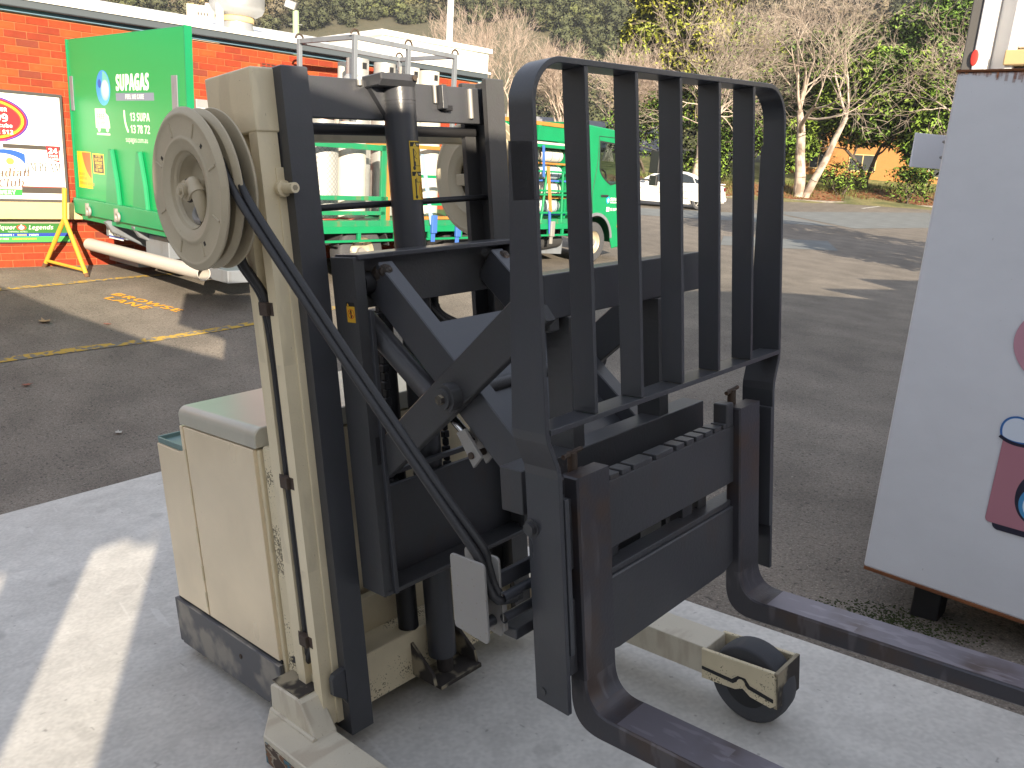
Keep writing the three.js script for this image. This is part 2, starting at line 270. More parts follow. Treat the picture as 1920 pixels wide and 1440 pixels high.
// ---------------------------------------------------------------- the forklift, measured along its own axes: a forward, y up, b to the far side
const CREAM = [0.70, 0.61, 0.42];
const M = {
  cream: new THREE.MeshStandardMaterial({ map: paintTex(CREAM, [0.10, 0.075, 0.045], 512, 0.5, 1), roughnessMap: roughTex, roughness: 0.5, bumpMap: fineBump, bumpScale: 0.0004 }),
  creamDoor: new THREE.MeshStandardMaterial({ map: paintTex([0.76, 0.64, 0.45], [0.24, 0.11, 0.06], 512, 0.08, 3), roughnessMap: roughTex, roughness: 0.42, metalness: 0.1 }),
  creamDirty: new THREE.MeshStandardMaterial({ map: tex(512, (u, v) => { const sp = vnoise(u, v, 170, 4), big = fbm(u, v, 5, 4, 6); let c = mulc(CREAM, 0.8 + 0.3 * big); if (sp > 0.98 - 0.55 * sst(big, 0.4, 0.75)) c = mixc(c, [0.07, 0.055, 0.035], 0.8); return c; }), roughness: 0.8 }),
  creamReel: new THREE.MeshStandardMaterial({ map: paintTex([0.46, 0.40, 0.285], [0.16, 0.13, 0.09], 512, 0.3, 8), roughness: 0.55, bumpMap: fineBump, bumpScale: 0.0005 }),
  legWhite: new THREE.MeshStandardMaterial({ map: paintTex([0.58, 0.53, 0.42], [0.19, 0.10, 0.05], 512, 0.9, 12), roughness: 0.6, bumpMap: fineBump, bumpScale: 0.0006 }),
  steel: new THREE.MeshStandardMaterial({ map: paintTex([0.046, 0.048, 0.055], [0.11, 0.09, 0.075], 512, 0.22, 15), roughnessMap: roughTex, roughness: 0.42, bumpMap: fineBump, bumpScale: 0.0002 }),
  steelWarm: new THREE.MeshStandardMaterial({ map: paintTex([0.046, 0.0465, 0.049], [0.045, 0.038, 0.032], 512, 0.8, 18), roughnessMap: roughTex, roughness: 0.5, bumpMap: fineBump, bumpScale: 0.0004 }),
  carriage: new THREE.MeshStandardMaterial({ map: paintTex([0.046, 0.047, 0.052], [0.058, 0.040, 0.030], 512, 0.9, 22), roughnessMap: roughTex, roughness: 0.55, bumpMap: fineBump, bumpScale: 0.0004 }),
  fork: new THREE.MeshStandardMaterial({ map: tex(512, (u, v) => { const m = fbm(u, v, 5, 5, 27), st = fbm(u, v * 0.2, 20, 3, 28); return mixc(mixc([0.050, 0.048, 0.056], [0.070, 0.050, 0.042], sst(m, 0.45, 0.75)), [0.16, 0.15, 0.16], 0.35 * sst(st, 0.55, 0.7)); }), roughnessMap: roughTex, roughness: 0.5, metalness: 0.25, bumpMap: fineBump, bumpScale: 0.0005 }),
  wornSteel: new THREE.MeshStandardMaterial({ map: tex(512, (u, v) => { const m = fbm(u, v, 4, 5, 227), st = fbm(u * 0.25, v, 40, 3, 228); return mixc(mixc([0.20, 0.185, 0.21], [0.11, 0.085, 0.078], sst(m, 0.45, 0.75)), [0.30, 0.28, 0.31], 0.5 * sst(st, 0.55, 0.7)); }), roughnessMap: roughTex, roughness: 0.5, metalness: 0.6 }),
  skirt: new THREE.MeshStandardMaterial({ map: tex(512, (u, v) => { const m = fbm(u, v, 5, 5, 37); return mixc([0.10, 0.10, 0.105], [0.32, 0.29, 0.24], 0.7 * sst(m, 0.5, 0.72)); }), roughness: 0.6 }),
  black: mat(L(0.012, 0.012, 0.014), { roughness: 0.55 }),
  rubber: mat(L(0.018, 0.018, 0.020), { roughness: 0.5 }),
  tyre: new THREE.MeshStandardMaterial({ map: paintTex([0.055, 0.057, 0.064], [0.12, 0.11, 0.1], 256, 0.8, 40), roughness: 0.8 }),
  brown: new THREE.MeshStandardMaterial({ map: paintTex([0.055, 0.038, 0.028], [0.12, 0.06, 0.03], 256, 1, 44), roughness: 0.75 }),
  chrome: mat(L(0.55, 0.55, 0.56), { roughness: 0.22, metalness: 1 }),
  grease: new THREE.MeshStandardMaterial({ map: tex(256, (u, v) => mixc([0.03, 0.022, 0.018], [0.22, 0.16, 0.12], sst(fbm(u, v, 12, 4, 48), 0.45, 0.7))), bumpMap: fineBump, bumpScale: 0.004, roughness: 0.45 }),
  dirty: new THREE.MeshStandardMaterial({ map: tex(256, (u, v) => mixc([0.035, 0.03, 0.026], [0.30, 0.26, 0.18], sst(fbm(u, v, 9, 4, 55), 0.46, 0.66))), roughness: 0.85 }),
  galv: new THREE.MeshStandardMaterial({ map: paintTex([0.30, 0.29, 0.275], [0.2, 0.13, 0.08], 256, 0.6, 58), roughness: 0.55, metalness: 0.3 }),
};
const A0 = -1.9, B0 = 1.57;
const lift = new THREE.Group(); lift.name = numbered('reach_stacker'); scene.add(lift);
lift.position.copy(slabPoint(A0, 0, B0));
lift.quaternion.setFromRotationMatrix(new THREE.Matrix4().makeBasis(FW, NW, LW.clone().negate()));
tag(lift, 'cream and dark grey reach stacker forklift standing on the concrete slab', 'forklift');
const P = (a, y, b) => new V3(a - A0, y, B0 - b);
const FB = (a0, a1, y0, y1, b0, b1, r = 0.003) => box(a0 - A0, a1 - A0, y0, y1, B0 - b1, B0 - b0, r);
const FR = (p, q, r, seg = 16, r2 = r) => rod(P(...p), P(...q), r, seg, r2);
const FT = (pts, r, seg = 48, rs = 10) => tube(pts.map(p => P(...p)), r, seg, rs);
const plateAY = (pts, b0, b1, bev = 0.002) => extr(pts.map ? pts.map(([a, y]) => [a - A0, y]) : pts, b1 - b0, bev).translate(0, 0, B0 - b1);
const plateBY = (pts, a0, a1, bev = 0.002) => extr(pts.map(([b, y]) => [b - B0, y]), a1 - a0, bev).rotateY(Math.PI / 2).translate(a0 - A0, 0, 0);
const profY = (pts, y0, y1, bev = 0.002) => extr(pts.map(([a, b]) => [a - A0, b - B0]), y1 - y0, bev).rotateX(-Math.PI / 2).translate(0, y0, 0);
const flipB = pts => pts.map(([a, b]) => [a, 2 * B0 - b]).reverse();
const fp = (name, geos, m, parent = lift, tile = 0.6) => obj(name, geos, m, parent, tile);
{
  // inner mast rails, channels that open inwards
  const rail = [[-1.904, 1.172], [-1.904, 1.25], [-1.922, 1.25], [-1.922, 1.192], [-2.012, 1.192], [-2.012, 1.25], [-2.03, 1.25], [-2.03, 1.172]];
  const near = fp('mast_rail', profY(rail, 0.06, 1.962, 0.003), M.steel);
  fp('stop_plate', plateBY([[1.128, 0.215], [1.128, 0.265], [1.136, 0.277], [1.173, 0.285], [1.173, 0.165], [1.160, 0.190]], -1.93, -1.908), M.steel, near);
  fp('mast_rail', profY(flipB(rail), 0.06, 1.975, 0.003), M.steelWarm);
  // weld beads and crosshead
  const ch = fp('crosshead', FB(-1.985, -1.965, 1.845, 1.953, 1.195, 1.945, 0.003), M.steel);
  fp('crosshead_rib', FB(-1.965, -1.935, 1.882, 1.952, 1.735, 1.755, 0.003), M.steel, ch);
  fp('crosshead_pocket', FB(-1.966, -1.944, 1.878, 1.894, 1.752, 1.782, 0.002), M.black, ch);
  fp('weld', FR([-1.962, 1.86, 1.873], [-1.962, 1.948, 1.873], 0.009, 8), M.galv, ch); fp('weld', FR([-1.96, 1.90, 1.726], [-1.96, 1.95, 1.726], 0.006, 8), M.galv, ch); fp('weld', FR([-1.961, 1.935, 1.452], [-1.961, 1.951, 1.452], 0.008, 8), M.galv, ch);
  fp('crosshead_shaft', FR([-2.02, 1.823, 1.2], [-2.02, 1.823, 1.94], 0.016, 16), M.black);
  fp('mast_tie_bar', [FB(-2.13, -2.09, 1.795, 1.825, 1.15, 1.99, 0.004)], M.cream);
  fp('mast_tie_bar', [FB(-2.13, -2.10, 0.20, 0.36, 1.15, 1.99, 0.004)], M.creamDirty);
  fp('tie_rod', FR([-1.985, 1.607, 1.2], [-1.985, 1.616, 1.94], 0.0095, 10), M.black);
  // lift cylinder
  const cy = fp('lift_cylinder', [FR([-1.94, 0.14, 1.57], [-1.94, 1.925, 1.57], 0.047, 36)], M.steel);
  fp('gland_ring', [FR([-1.94, 1.895, 1.57], [-1.94, 1.93, 1.57], 0.0485, 36), FR([-1.94, 1.885, 1.57], [-1.94, 1.889, 1.57], 0.0478, 36)], M.steel, cy);
  fp('top_lug', plateAY([[-1.975, 1.93], [-1.90, 1.93], [-1.885, 1.945], [-1.885, 1.962], [-1.975, 1.962]], 1.47, 1.60, 0.003), M.steel, cy);
  fp('lug_gusset', plateBY([[1.475, 1.932], [1.53, 1.932], [1.53, 1.85]], -1.965, -1.945, 0.001), M.steel, cy);
  fp('lug_bolt', FR([-1.884, 1.952, 1.585], [-1.878, 1.952, 1.585], 0.008, 6), M.brown, cy);
  // two warning stickers wrapped on the cylinder
  const st = canvasTex(256, 620, (c, w, h) => {
    c.fillStyle = '#c9a92b'; c.fillRect(0, 0, w, h); c.fillStyle = '#15140f'; c.fillRect(10, 12, w - 20, 46); c.fillRect(10, 322, w - 20, 46);
    c.fillStyle = '#e0c040'; for (const y of [14, 324]) { c.beginPath(); c.moveTo(80, y + 2); c.lineTo(108, y + 42); c.lineTo(52, y + 42); c.fill(); } c.fillStyle = '#15140f'; c.font = 'bold 30px sans-serif'; c.fillText('!', 74, 52); c.fillText('!', 74, 362);
    c.fillStyle = '#e7e2cf'; c.font = 'bold 26px sans-serif'; c.fillText('WARNING', 116, 45); c.fillText('WARNING', 116, 355);
    c.fillStyle = '#17150f'; c.fillRect(44, 80, 20, 190); c.fillRect(64, 215, 16, 50); c.fillRect(64, 258, 176, 6); c.beginPath(); c.arc(52, 284, 22, 0, 7); c.fill();
    c.lineWidth = 7; c.strokeStyle = '#3a3113'; c.beginPath(); c.moveTo(66, 90); c.lineTo(100, 130); c.lineTo(66, 170); c.lineTo(110, 190); c.stroke();
    const man = (x, y) => { c.fillStyle = '#17150f'; c.beginPath(); c.arc(x, y, 14, 0, 7); c.fill(); c.fillRect(x - 19, y + 18, 38, 60); c.fillRect(x - 17, y + 78, 14, 66); c.fillRect(x + 4, y + 78, 14, 66); }; man(190, 100);
    c.strokeStyle = '#c9a02b'; c.lineWidth = 9; c.beginPath(); c.moveTo(140, 110); c.lineTo(236, 240); c.stroke();
    c.fillStyle = '#17150f'; c.fillRect(44, 400, 20, 180); c.fillRect(68, 386, 12, 48); c.fillRect(68, 430, 170, 6); c.beginPath(); c.arc(56, 590, 20, 0, 7); c.fill(); man(180, 470);
    c.strokeStyle = '#c05a18'; c.lineWidth = 12; c.beginPath(); c.ellipse(176, 525, 66, 82, 0, 0, 7); c.moveTo(126, 470); c.lineTo(226, 580); c.stroke();
  });
  const stg = new THREE.CylinderGeometry(0.0482, 0.0482, 0.165, 24, 1, true, Math.PI / 2 - 0.62 + 0.35, 1.25).translate(-1.94 - A0, 1.70, 0);
  fp('warning_sticker', stg, new THREE.MeshStandardMaterial({ map: st, roughness: 0.45, side: THREE.DoubleSide }), cy, 0);
  // second cylinder and foot bracket
  fp('lift_cylinder', [FR([-2.02, 0.14, 1.50], [-2.02, 1.25, 1.50], 0.034, 24), FR([-2.02, 1.25, 1.50], [-2.02, 1.30, 1.50], 0.04, 24)], M.black);
  fp('piston_rod', FR([-2.02, 1.2, 1.50], [-2.02, 1.47, 1.50], 0.016, 16), M.chrome);
  const br = fp('foot_bracket', [FB(-2.10, -1.86, 0.07, 0.085, 1.49, 1.67, 0.002)], M.dirty);
  fp('bracket_cheek', plateAY([[-2.12, 0.085], [-1.875, 0.085], [-1.885, 0.125], [-1.99, 0.205], [-2.12, 0.21]], 1.475, 1.488), M.dirty, br);
  fp('bracket_cheek', plateAY([[-2.12, 0.085], [-1.875, 0.085], [-1.885, 0.125], [-1.99, 0.205], [-2.12, 0.21]], 1.66, 1.672), M.dirty, br);
  fp('cylinder_pin', FR([-1.93, 0.085, 1.57], [-1.93, 0.17, 1.57], 0.028, 8), M.dirty, br);
  // lift chains
  for (const bb of [1.46, 1.68]) {
    const g = []; for (let y = 0.7; y < 1.46; y += 0.026) g.push(FB(-1.985, -1.963, y, y + 0.024, bb - 0.007 - 0.004 * ((Math.round(y / 0.026)) % 2), bb + 0.007 + 0.004 * ((Math.round(y / 0.026)) % 2), 0.004));
    fp('lift_chain', g, M.black);
  }
  fp('hydraulic_hose', FT([[-1.99, 1.5, 1.62], [-1.96, 1.30, 1.64], [-1.88, 1.18, 1.72], [-1.86, 1.05, 1.78]], 0.012), M.rubber);
  fp('hydraulic_hose', FT([[-1.99, 1.5, 1.66], [-1.955, 1.28, 1.67], [-1.87, 1.2, 1.75], [-1.85, 1.05, 1.81]], 0.012), M.rubber);
}
{
  // outer mast columns, cream channels
  const col = [[-1.945, 1.11], [-1.945, 1.168], [-2.07, 1.168], [-2.07, 1.11], [-2.03, 1.11], [-2.03, 1.150], [-1.985, 1.150], [-1.985, 1.11]];
  const near = fp('mast_column', profY(col, 0.10, 1.81, 0.004), M.cream);
  fp('column_lip', FB(-1.960, -1.941, 0.10, 1.716, 1.150, 1.190, 0.003), M.cream, near);
  fp('column_head', FB(-2.183, -1.941, 1.803, 1.960, 1.108, 1.182, 0.006), M.cream, near);
  fp('column_back', FB(-2.095, -2.072, 0.22, 1.80, 1.118, 1.165, 0.003), M.cream, near);
  fp('socket_screw', [FR([-1.941, 1.662, 1.160], [-1.925, 1.662, 1.160], 0.021, 20), FR([-1.925, 1.662, 1.162], [-1.885, 1.662, 1.166], 0.0135, 20)], M.cream, near);
  fp('screw_socket', FR([-1.8849, 1.662, 1.166], [-1.8835, 1.662, 1.166], 0.0075, 6), M.dirty, near);
  // hoses lying in the channel
  for (const k of [0, 1]) fp('channel_hose', FT([[-2.085 + k * 0.016, 1.52, 1.085], [-2.07 + k * 0.014, 1.47, 1.09], [-2.03 + k * 0.016, 1.38, 1.118], [-2.020 + k * 0.024, 1.22, 1.126], [-2.020 + k * 0.024, 0.9, 1.126], [-2.020 + k * 0.024, 0.42, 1.126], [-2.02 + k * 0.018, 0.34, 1.128], [-2.06 + k * 0.014, 0.275, 1.13], [-2.14, 0.24 + k * 0.016, 1.14]], 0.0118, 90), M.rubber, near);
  for (const y of [1.352, 0.862, 0.372]) fp('hose_clip', [FB(-2.022, -1.982, y - 0.018, y + 0.018, 1.098, 1.118, 0.003), FB(-2.04, -1.965, y - 0.018, y + 0.018, 1.1095, 1.1125, 0.001)], M.brown, near);
  fp('mast_column', FB(-2.03, -1.95, 0.10, 1.95, 1.974, 1.994, 0.003), M.cream);
  // base between the columns and the near leg
  fp('base_frame', [FB(-2.25, -1.985, 0.07, 0.24, 1.13, 2.01, 0.006)], M.creamDirty);
  const leg = fp('straddle_leg', [profY([[-2.05, 0.965], [-0.95, 0.972], [-0.95, 1.118], [-2.16, 1.118], [-2.16, 1.05]], 0.022, 0.112, 0.004)], M.legWhite);
  fp('leg_gusset', plateAY([[-2.15, 0.105], [-2.142, 0.195], [-2.122, 0.208], [-1.990, 0.212], [-1.968, 0.203], [-1.905, 0.105]], 1.050, 1.125, 0.005), M.legWhite, leg);
  fp('gusset_top', FB(-2.135, -1.985, 0.2105, 0.2145, 1.056, 1.165, 0.001), M.dirty, leg);
  fp('weld', [FR([-2.145, 0.113, 1.048], [-1.905, 0.113, 1.048], 0.008, 8)], M.legWhite, leg);
  fp('worn_edge', plateAY([[-2.045, 0.026], [-0.96, 0.026], [-0.96, 0.06], [-1.7, 0.07], [-2.04, 0.095]], 0.9615, 0.9655, 0.001), new THREE.MeshStandardMaterial({ roughness: 0.8, map: tex(256, (u, v) => { const s = fbm(u * 0.5, v, 14, 4, 63); return s > 0.62 ? [0.06, 0.14, 0.17] : s > 0.5 ? [0.17, 0.09, 0.05] : s > 0.42 ? [0.30, 0.26, 0.19] : [0.075, 0.05, 0.035]; }) }), leg);
  fp('load_wheel', [FR([-1.08, 0.09, 1.0], [-1.08, 0.09, 1.10], 0.088, 36)], M.tyre, leg);
  // far leg with its wheel housing
  const leg2 = fp('straddle_leg', [FB(-2.05, -1.215, 0.118, 0.212, 2.03, 2.15, 0.004)], M.legWhite);
  fp('housing_side', plateAY([[-1.225, 0.212], [-0.975, 0.220], [-0.975, 0.118], [-0.995, 0.102], [-1.06, 0.112], [-1.085, 0.13], [-1.11, 0.118], [-1.225, 0.112]], 2.018, 2.032), M.creamDirty, leg2);
  fp('housing_side', plateAY([[-1.225, 0.212], [-0.975, 0.220], [-0.975, 0.118], [-1.225, 0.112]], 2.148, 2.162), M.creamDirty, leg2);
  fp('housing_end', FB(-0.985, -0.972, 0.105, 0.222, 2.018, 2.162, 0.003), M.dirty, leg2);
  fp('housing_strip', plateAY([[-1.222, 0.155], [-1.12, 0.150], [-1.10, 0.168], [-1.075, 0.168], [-1.06, 0.150], [-0.985, 0.135], [-0.985, 0.124], [-1.065, 0.138], [-1.08, 0.154], [-1.095, 0.154], [-1.115, 0.138], [-1.222, 0.145]], 2.0145, 2.0185, 0.001), M.black, leg2);
  fp('axle_cap', FR([-1.087, 0.15, 2.012], [-1.087, 0.15, 2.02], 0.013, 16), M.creamDirty, leg2);
  fp('load_wheel', new THREE.LatheGeometry([[0.03, -0.045], [0.112, -0.045], [0.122, -0.036], [0.125, 0], [0.122, 0.036], [0.112, 0.045], [0.03, 0.045]].map(([x, y]) => new THREE.Vector2(x, y)), 48).rotateX(Math.PI / 2).translate(-1.087 - A0, 0.127, B0 - 2.09), M.tyre, leg2);
  fp('wheel_hub', FR([-1.087, 0.127, 2.042], [-1.087, 0.127, 2.138], 0.07, 24), M.black, leg2);
}
{
  // power unit with its panels
  const cab = fp('power_unit', [FB(-2.87, -2.16, 0.06, 0.83, 1.118, 2.022, 0.006), FB(-2.655, -2.16, 0.82, 0.925, 1.118, 2.022, 0.006)], M.cream);
  fp('top_cover', extr((() => { const s = new THREE.Shape(), a = 1.108 - B0, b = 2.032 - B0, y0 = 0.932, y1 = 0.992, r = 0.03; s.moveTo(a, y0); s.lineTo(a, y1 - r); s.absarc(a + r, y1 - r, r, Math.PI, Math.PI / 2, true); s.lineTo(b - r, y1); s.absarc(b - r, y1 - r, r, Math.PI / 2, 0, true); s.lineTo(b, y0); s.closePath(); return s; })(), 0.505, 0.003).rotateY(Math.PI / 2).translate(-2.66 - A0, 0, 0), new THREE.MeshStandardMaterial({ map: paintTex([0.47, 0.45, 0.37], [0.2, 0.17, 0.13], 512, 0.35, 66), roughness: 0.28 }), cab);
  fp('door', FB(-2.632, -2.172, 0.238, 0.926, 1.106, 1.12, 0.003), M.creamDoor, cab);
  fp('side_panel', plateAY([[-2.878, 0.238], [-2.642, 0.238], [-2.642, 0.926], [-2.66, 0.926], [-2.66, 0.838], [-2.70, 0.828], [-2.868, 0.83]], 1.106, 1.12, 0.002), M.creamDoor, cab);
  for (const y of [0.82, 0.68, 0.54, 0.40, 0.30]) fp('hinge', FR([-2.637, y - 0.028, 1.105], [-2.637, y + 0.028, 1.105], 0.004, 8), M.cream, cab);
  fp('skirt', plateAY([[-2.895, 0.225], [-2.165, 0.225], [-2.165, 0.12], [-2.27, 0.055], [-2.885, 0.045], [-2.905, 0.075]], 1.10, 1.116, 0.003), M.skirt, cab);
  fp('skirt', FB(-2.91, -2.895, 0.05, 0.225, 1.10, 2.04, 0.004), M.skirt, cab);
  fp('skirt_bolt', FR([-2.42, 0.165, 1.096], [-2.42, 0.165, 1.102], 0.008, 10), M.brown, cab);
  fp('seal_strip', FB(-2.89, -2.168, 0.2255, 0.2365, 1.112, 1.118, 0.001), M.black, cab);
  fp('front_post', FB(-2.158, -2.10, 0.2, 0.935, 1.128, 1.17, 0.008), M.creamDirty, cab);
  fp('rear_tray', [FB(-2.872, -2.66, 0.83, 0.838, 1.12, 2.02, 0.002), FB(-2.878, -2.868, 0.83, 0.852, 1.115, 2.025, 0.002), FB(-2.87, -2.662, 0.83, 0.85, 1.112, 1.12, 0.002)], new THREE.MeshStandardMaterial({ color: L(0.14, 0.22, 0.21), roughness: 0.4 }), cab);
  fp('control_post', [FR([-2.80, 0.83, 1.60], [-2.84, 1.35, 1.60], 0.014, 12), FB(-2.90, -2.80, 0.955, 0.965, 1.57, 1.61, 0.002)], M.black);
}
// hose reels on both sides of the mast
function reel(b, a, y, dir) {
  const g = new THREE.Group(); g.position.copy(P(a, y, b)); if (dir < 0) g.rotation.y = Math.PI; g.name = 'hose_reel'; lift.add(g);   // +z faces outwards
  const flange = () => {
    const pr = [[0.088, -0.016], [0.098, -0.002], [0.118, 0.001], [0.123, 0.006], [0.130, 0.006], [0.135, 0.001], [0.176, 0.001], [0.181, 0.005], [0.187, 0.005], [0.191, 0.0], [0.199, -0.003], [0.2015, -0.007], [0.199, -0.010], [0.178, -0.006], [0.118, -0.006], [0.095, -0.010], [0.086, -0.02]];
    return new THREE.LatheGeometry(pr.map(([x, z]) => new THREE.Vector2(x, z)), 72).rotateX(Math.PI / 2);
  };
  const f1 = obj('flange', flange().translate(0, 0, 0.042), M.creamReel, g, 0.5);
  for (let i = 0; i < 8; i++) { const t = i / 8 * 2 * Math.PI + 0.3; obj('rib', rod(new V3(Math.cos(t) * 0.138, Math.sin(t) * 0.138, 0.0435), new V3(Math.cos(t) * 0.172, Math.sin(t) * 0.172, 0.0435), 0.003, 6), M.creamReel, f1, 0.5); }
  for (const t of [0.75, -1.15, 2.5]) obj('slot', box(-0.005, 0.005, -0.004, 0.004, -0.0006, 0.0006).rotateZ(t).translate(Math.cos(t) * 0.145, Math.sin(t) * 0.145, 0.0434), M.black, f1, 0.5);
  obj('flange', flange().scale(0.99, 0.99, 1).translate(0, 0, 0.004), M.creamReel, g, 0.5);
  obj('flange', flange().rotateY(Math.PI).translate(0, 0, -0.044), M.creamReel, g, 0.5);
  obj('drum', new THREE.CylinderGeometry(0.105, 0.105, 0.075, 48, 1, true).rotateX(Math.PI / 2), M.creamReel, g, 0.5);
  // wound hose between the flanges
  const coils = []; for (const z of [-0.022, 0.024]) for (const rr2 of [0.118, 0.136, 0.154]) coils.push(new THREE.TorusGeometry(rr2, 0.0095, 8, 56).translate(0, 0, z));
  obj('wound_hose', coils, M.rubber, g, 0.5);
  // bowl with the centre shaft and the swivel elbow
  const bowl = new THREE.LatheGeometry([[0.0, -0.014], [0.070, -0.014], [0.082, -0.006], [0.090, 0.026], [0.096, 0.040]].map(([x, z]) => new THREE.Vector2(x, z)), 56).rotateX(Math.PI / 2);
  obj('bowl', bowl, new THREE.MeshStandardMaterial({ map: M.creamReel.map, roughness: 0.6, side: THREE.DoubleSide }), g, 0.5);
  const hub = obj('hub', [rod(new V3(0, 0, -0.02), new V3(0, 0, 0.048), 0.026, 24), rod(new V3(0, 0, 0.048), new V3(0, 0, 0.060), 0.019, 6), rod(new V3(0, 0, 0.060), new V3(0, 0, 0.067), 0.009, 12)], M.creamReel, g, 0.5);
  obj('hub_ring', new THREE.TorusGeometry(0.0265, 0.0035, 8, 28).translate(0, 0, 0.038), M.dirty, hub, 0.5);
  obj('elbow', [tube([new V3(0.012, 0.014, 0.034), new V3(0.042, 0.016, 0.042), new V3(0.058, -0.008, 0.044), new V3(0.058, -0.042, 0.036), new V3(0.042, -0.068, 0.022), new V3(0.014, -0.076, 0.0)], 0.0165, 40, 14), rod(new V3(0.050, 0.002, 0.043), new V3(0.061, -0.012, 0.044), 0.020, 14)], M.creamReel, g, 0.5);
  obj('opening', extr((() => { const q = new THREE.Shape(); q.absarc(0, 0, 0.074, -2.25, 0.15, false); q.absarc(0, 0, 0.03, 0.15, -2.25, true); return q; })(), 0.004, 0).translate(0, 0, -0.013), M.black, g, 0.5);
  obj('feed_pipe', [tube([new V3(-0.055, -0.040, -0.01), new V3(-0.040, -0.060, 0.008), new V3(-0.01, -0.075, 0.018), new V3(0.02, -0.078, 0.018)], 0.0105, 30, 10), rod(new V3(0.012, -0.062, 0.010), new V3(0.03, -0.062, 0.020), 0.011, 6)], M.galv, g, 0.5);
  return g;
}
reel(1.003, -2.055, 1.668, 1);
reel(2.075, -2.135, 1.685, -1);
fp('reel_bracket', [FB(-2.075, -2.035, 1.645, 1.69, 1.03, 1.112, 0.004), FB(-2.10, -2.02, 1.61, 1.72, 1.098, 1.11, 0.003)], M.creamReel);
fp('reel_bracket', [FB(-2.185, -2.0, 1.66, 1.70, 1.995, 2.035, 0.004)], M.creamReel);
// the twin hoses from the reel to the moving carriage
for (const k of [0, 1]) fp('feed_hose', FT([[-1.912 + k * 0.008, 1.735, 0.985 + k * 0.028], [-1.87 + k * 0.010, 1.66, 0.988 + k * 0.020], [-1.80 + k * 0.014, 1.578, 0.993 + k * 0.015], [-1.55 + k * 0.014, 1.292, 1.022 + k * 0.013], [-1.30 + k * 0.01, 1.02, 1.05 + k * 0.014], [-1.19 + k * 0.008, 0.895, 1.066 + k * 0.02], [-1.172, 0.865, 1.07 + k * 0.018], [-1.158, 0.82, 1.073 + k * 0.016], [-1.14, 0.79, 1.078 + k * 0.016], [-1.125, 0.783, 1.12 + k * 0.016]], 0.0098, 90), M.rubber);
{
  // hose guard: two plates with rounded corners, rollers and arms
  const rp = (a0, a1, y0, y1, r) => { const s = new THREE.Shape(); const x0 = a0 - A0, x1 = a1 - A0; s.moveTo(x0 + r, y0); s.lineTo(x1 - r, y0 - 0.008); s.quadraticCurveTo(x1, y0 - 0.008, x1, y0 + r); s.lineTo(x1, y1 - r); s.quadraticCurveTo(x1, y1, x1 - r, y1); s.lineTo(x0 + r, y1); s.quadraticCurveTo(x0, y1, x0, y1 - r); s.lineTo(x0, y0 + r); s.quadraticCurveTo(x0, y0, x0 + r, y0); return s; };
  const gd = fp('hose_guard', extr(rp(-1.248, -1.143, 0.705, 0.878, 0.012), 0.006, 0.001).translate(0, 0, B0 - 1.056), M.galv);
  fp('guard_plate', extr(rp(-1.248, -1.143, 0.705, 0.878, 0.012), 0.006, 0.001).translate(0, 0, B0 - 1.098), M.galv, gd);
  fp('guard_roller', [FR([-1.20, 0.775, 1.056], [-1.20, 0.775, 1.092], 0.016, 16), FR([-1.17, 0.73, 1.056], [-1.17, 0.73, 1.092], 0.012, 16)], M.steel, gd);
  fp('guide_pipe', [FT([[-1.13, 0.795, 1.085], [-1.13, 0.797, 1.2], [-1.14, 0.8, 1.36]], 0.011), FT([[-1.13, 0.748, 1.085], [-1.13, 0.75, 1.2], [-1.14, 0.75, 1.36]], 0.011)], M.steel, gd);
  fp('clamp_strap', FB(-1.137, -1.133, 0.715, 0.805, 1.088, 1.10, 0.001), M.galv, gd);
  fp('support_arm', [FB(-1.16, -1.148, 0.805, 0.84, 1.10, 1.40, 0.002), FB(-1.16, -1.12, 0.69, 0.715, 1.11, 1.40, 0.003)], M.steel, gd);
}
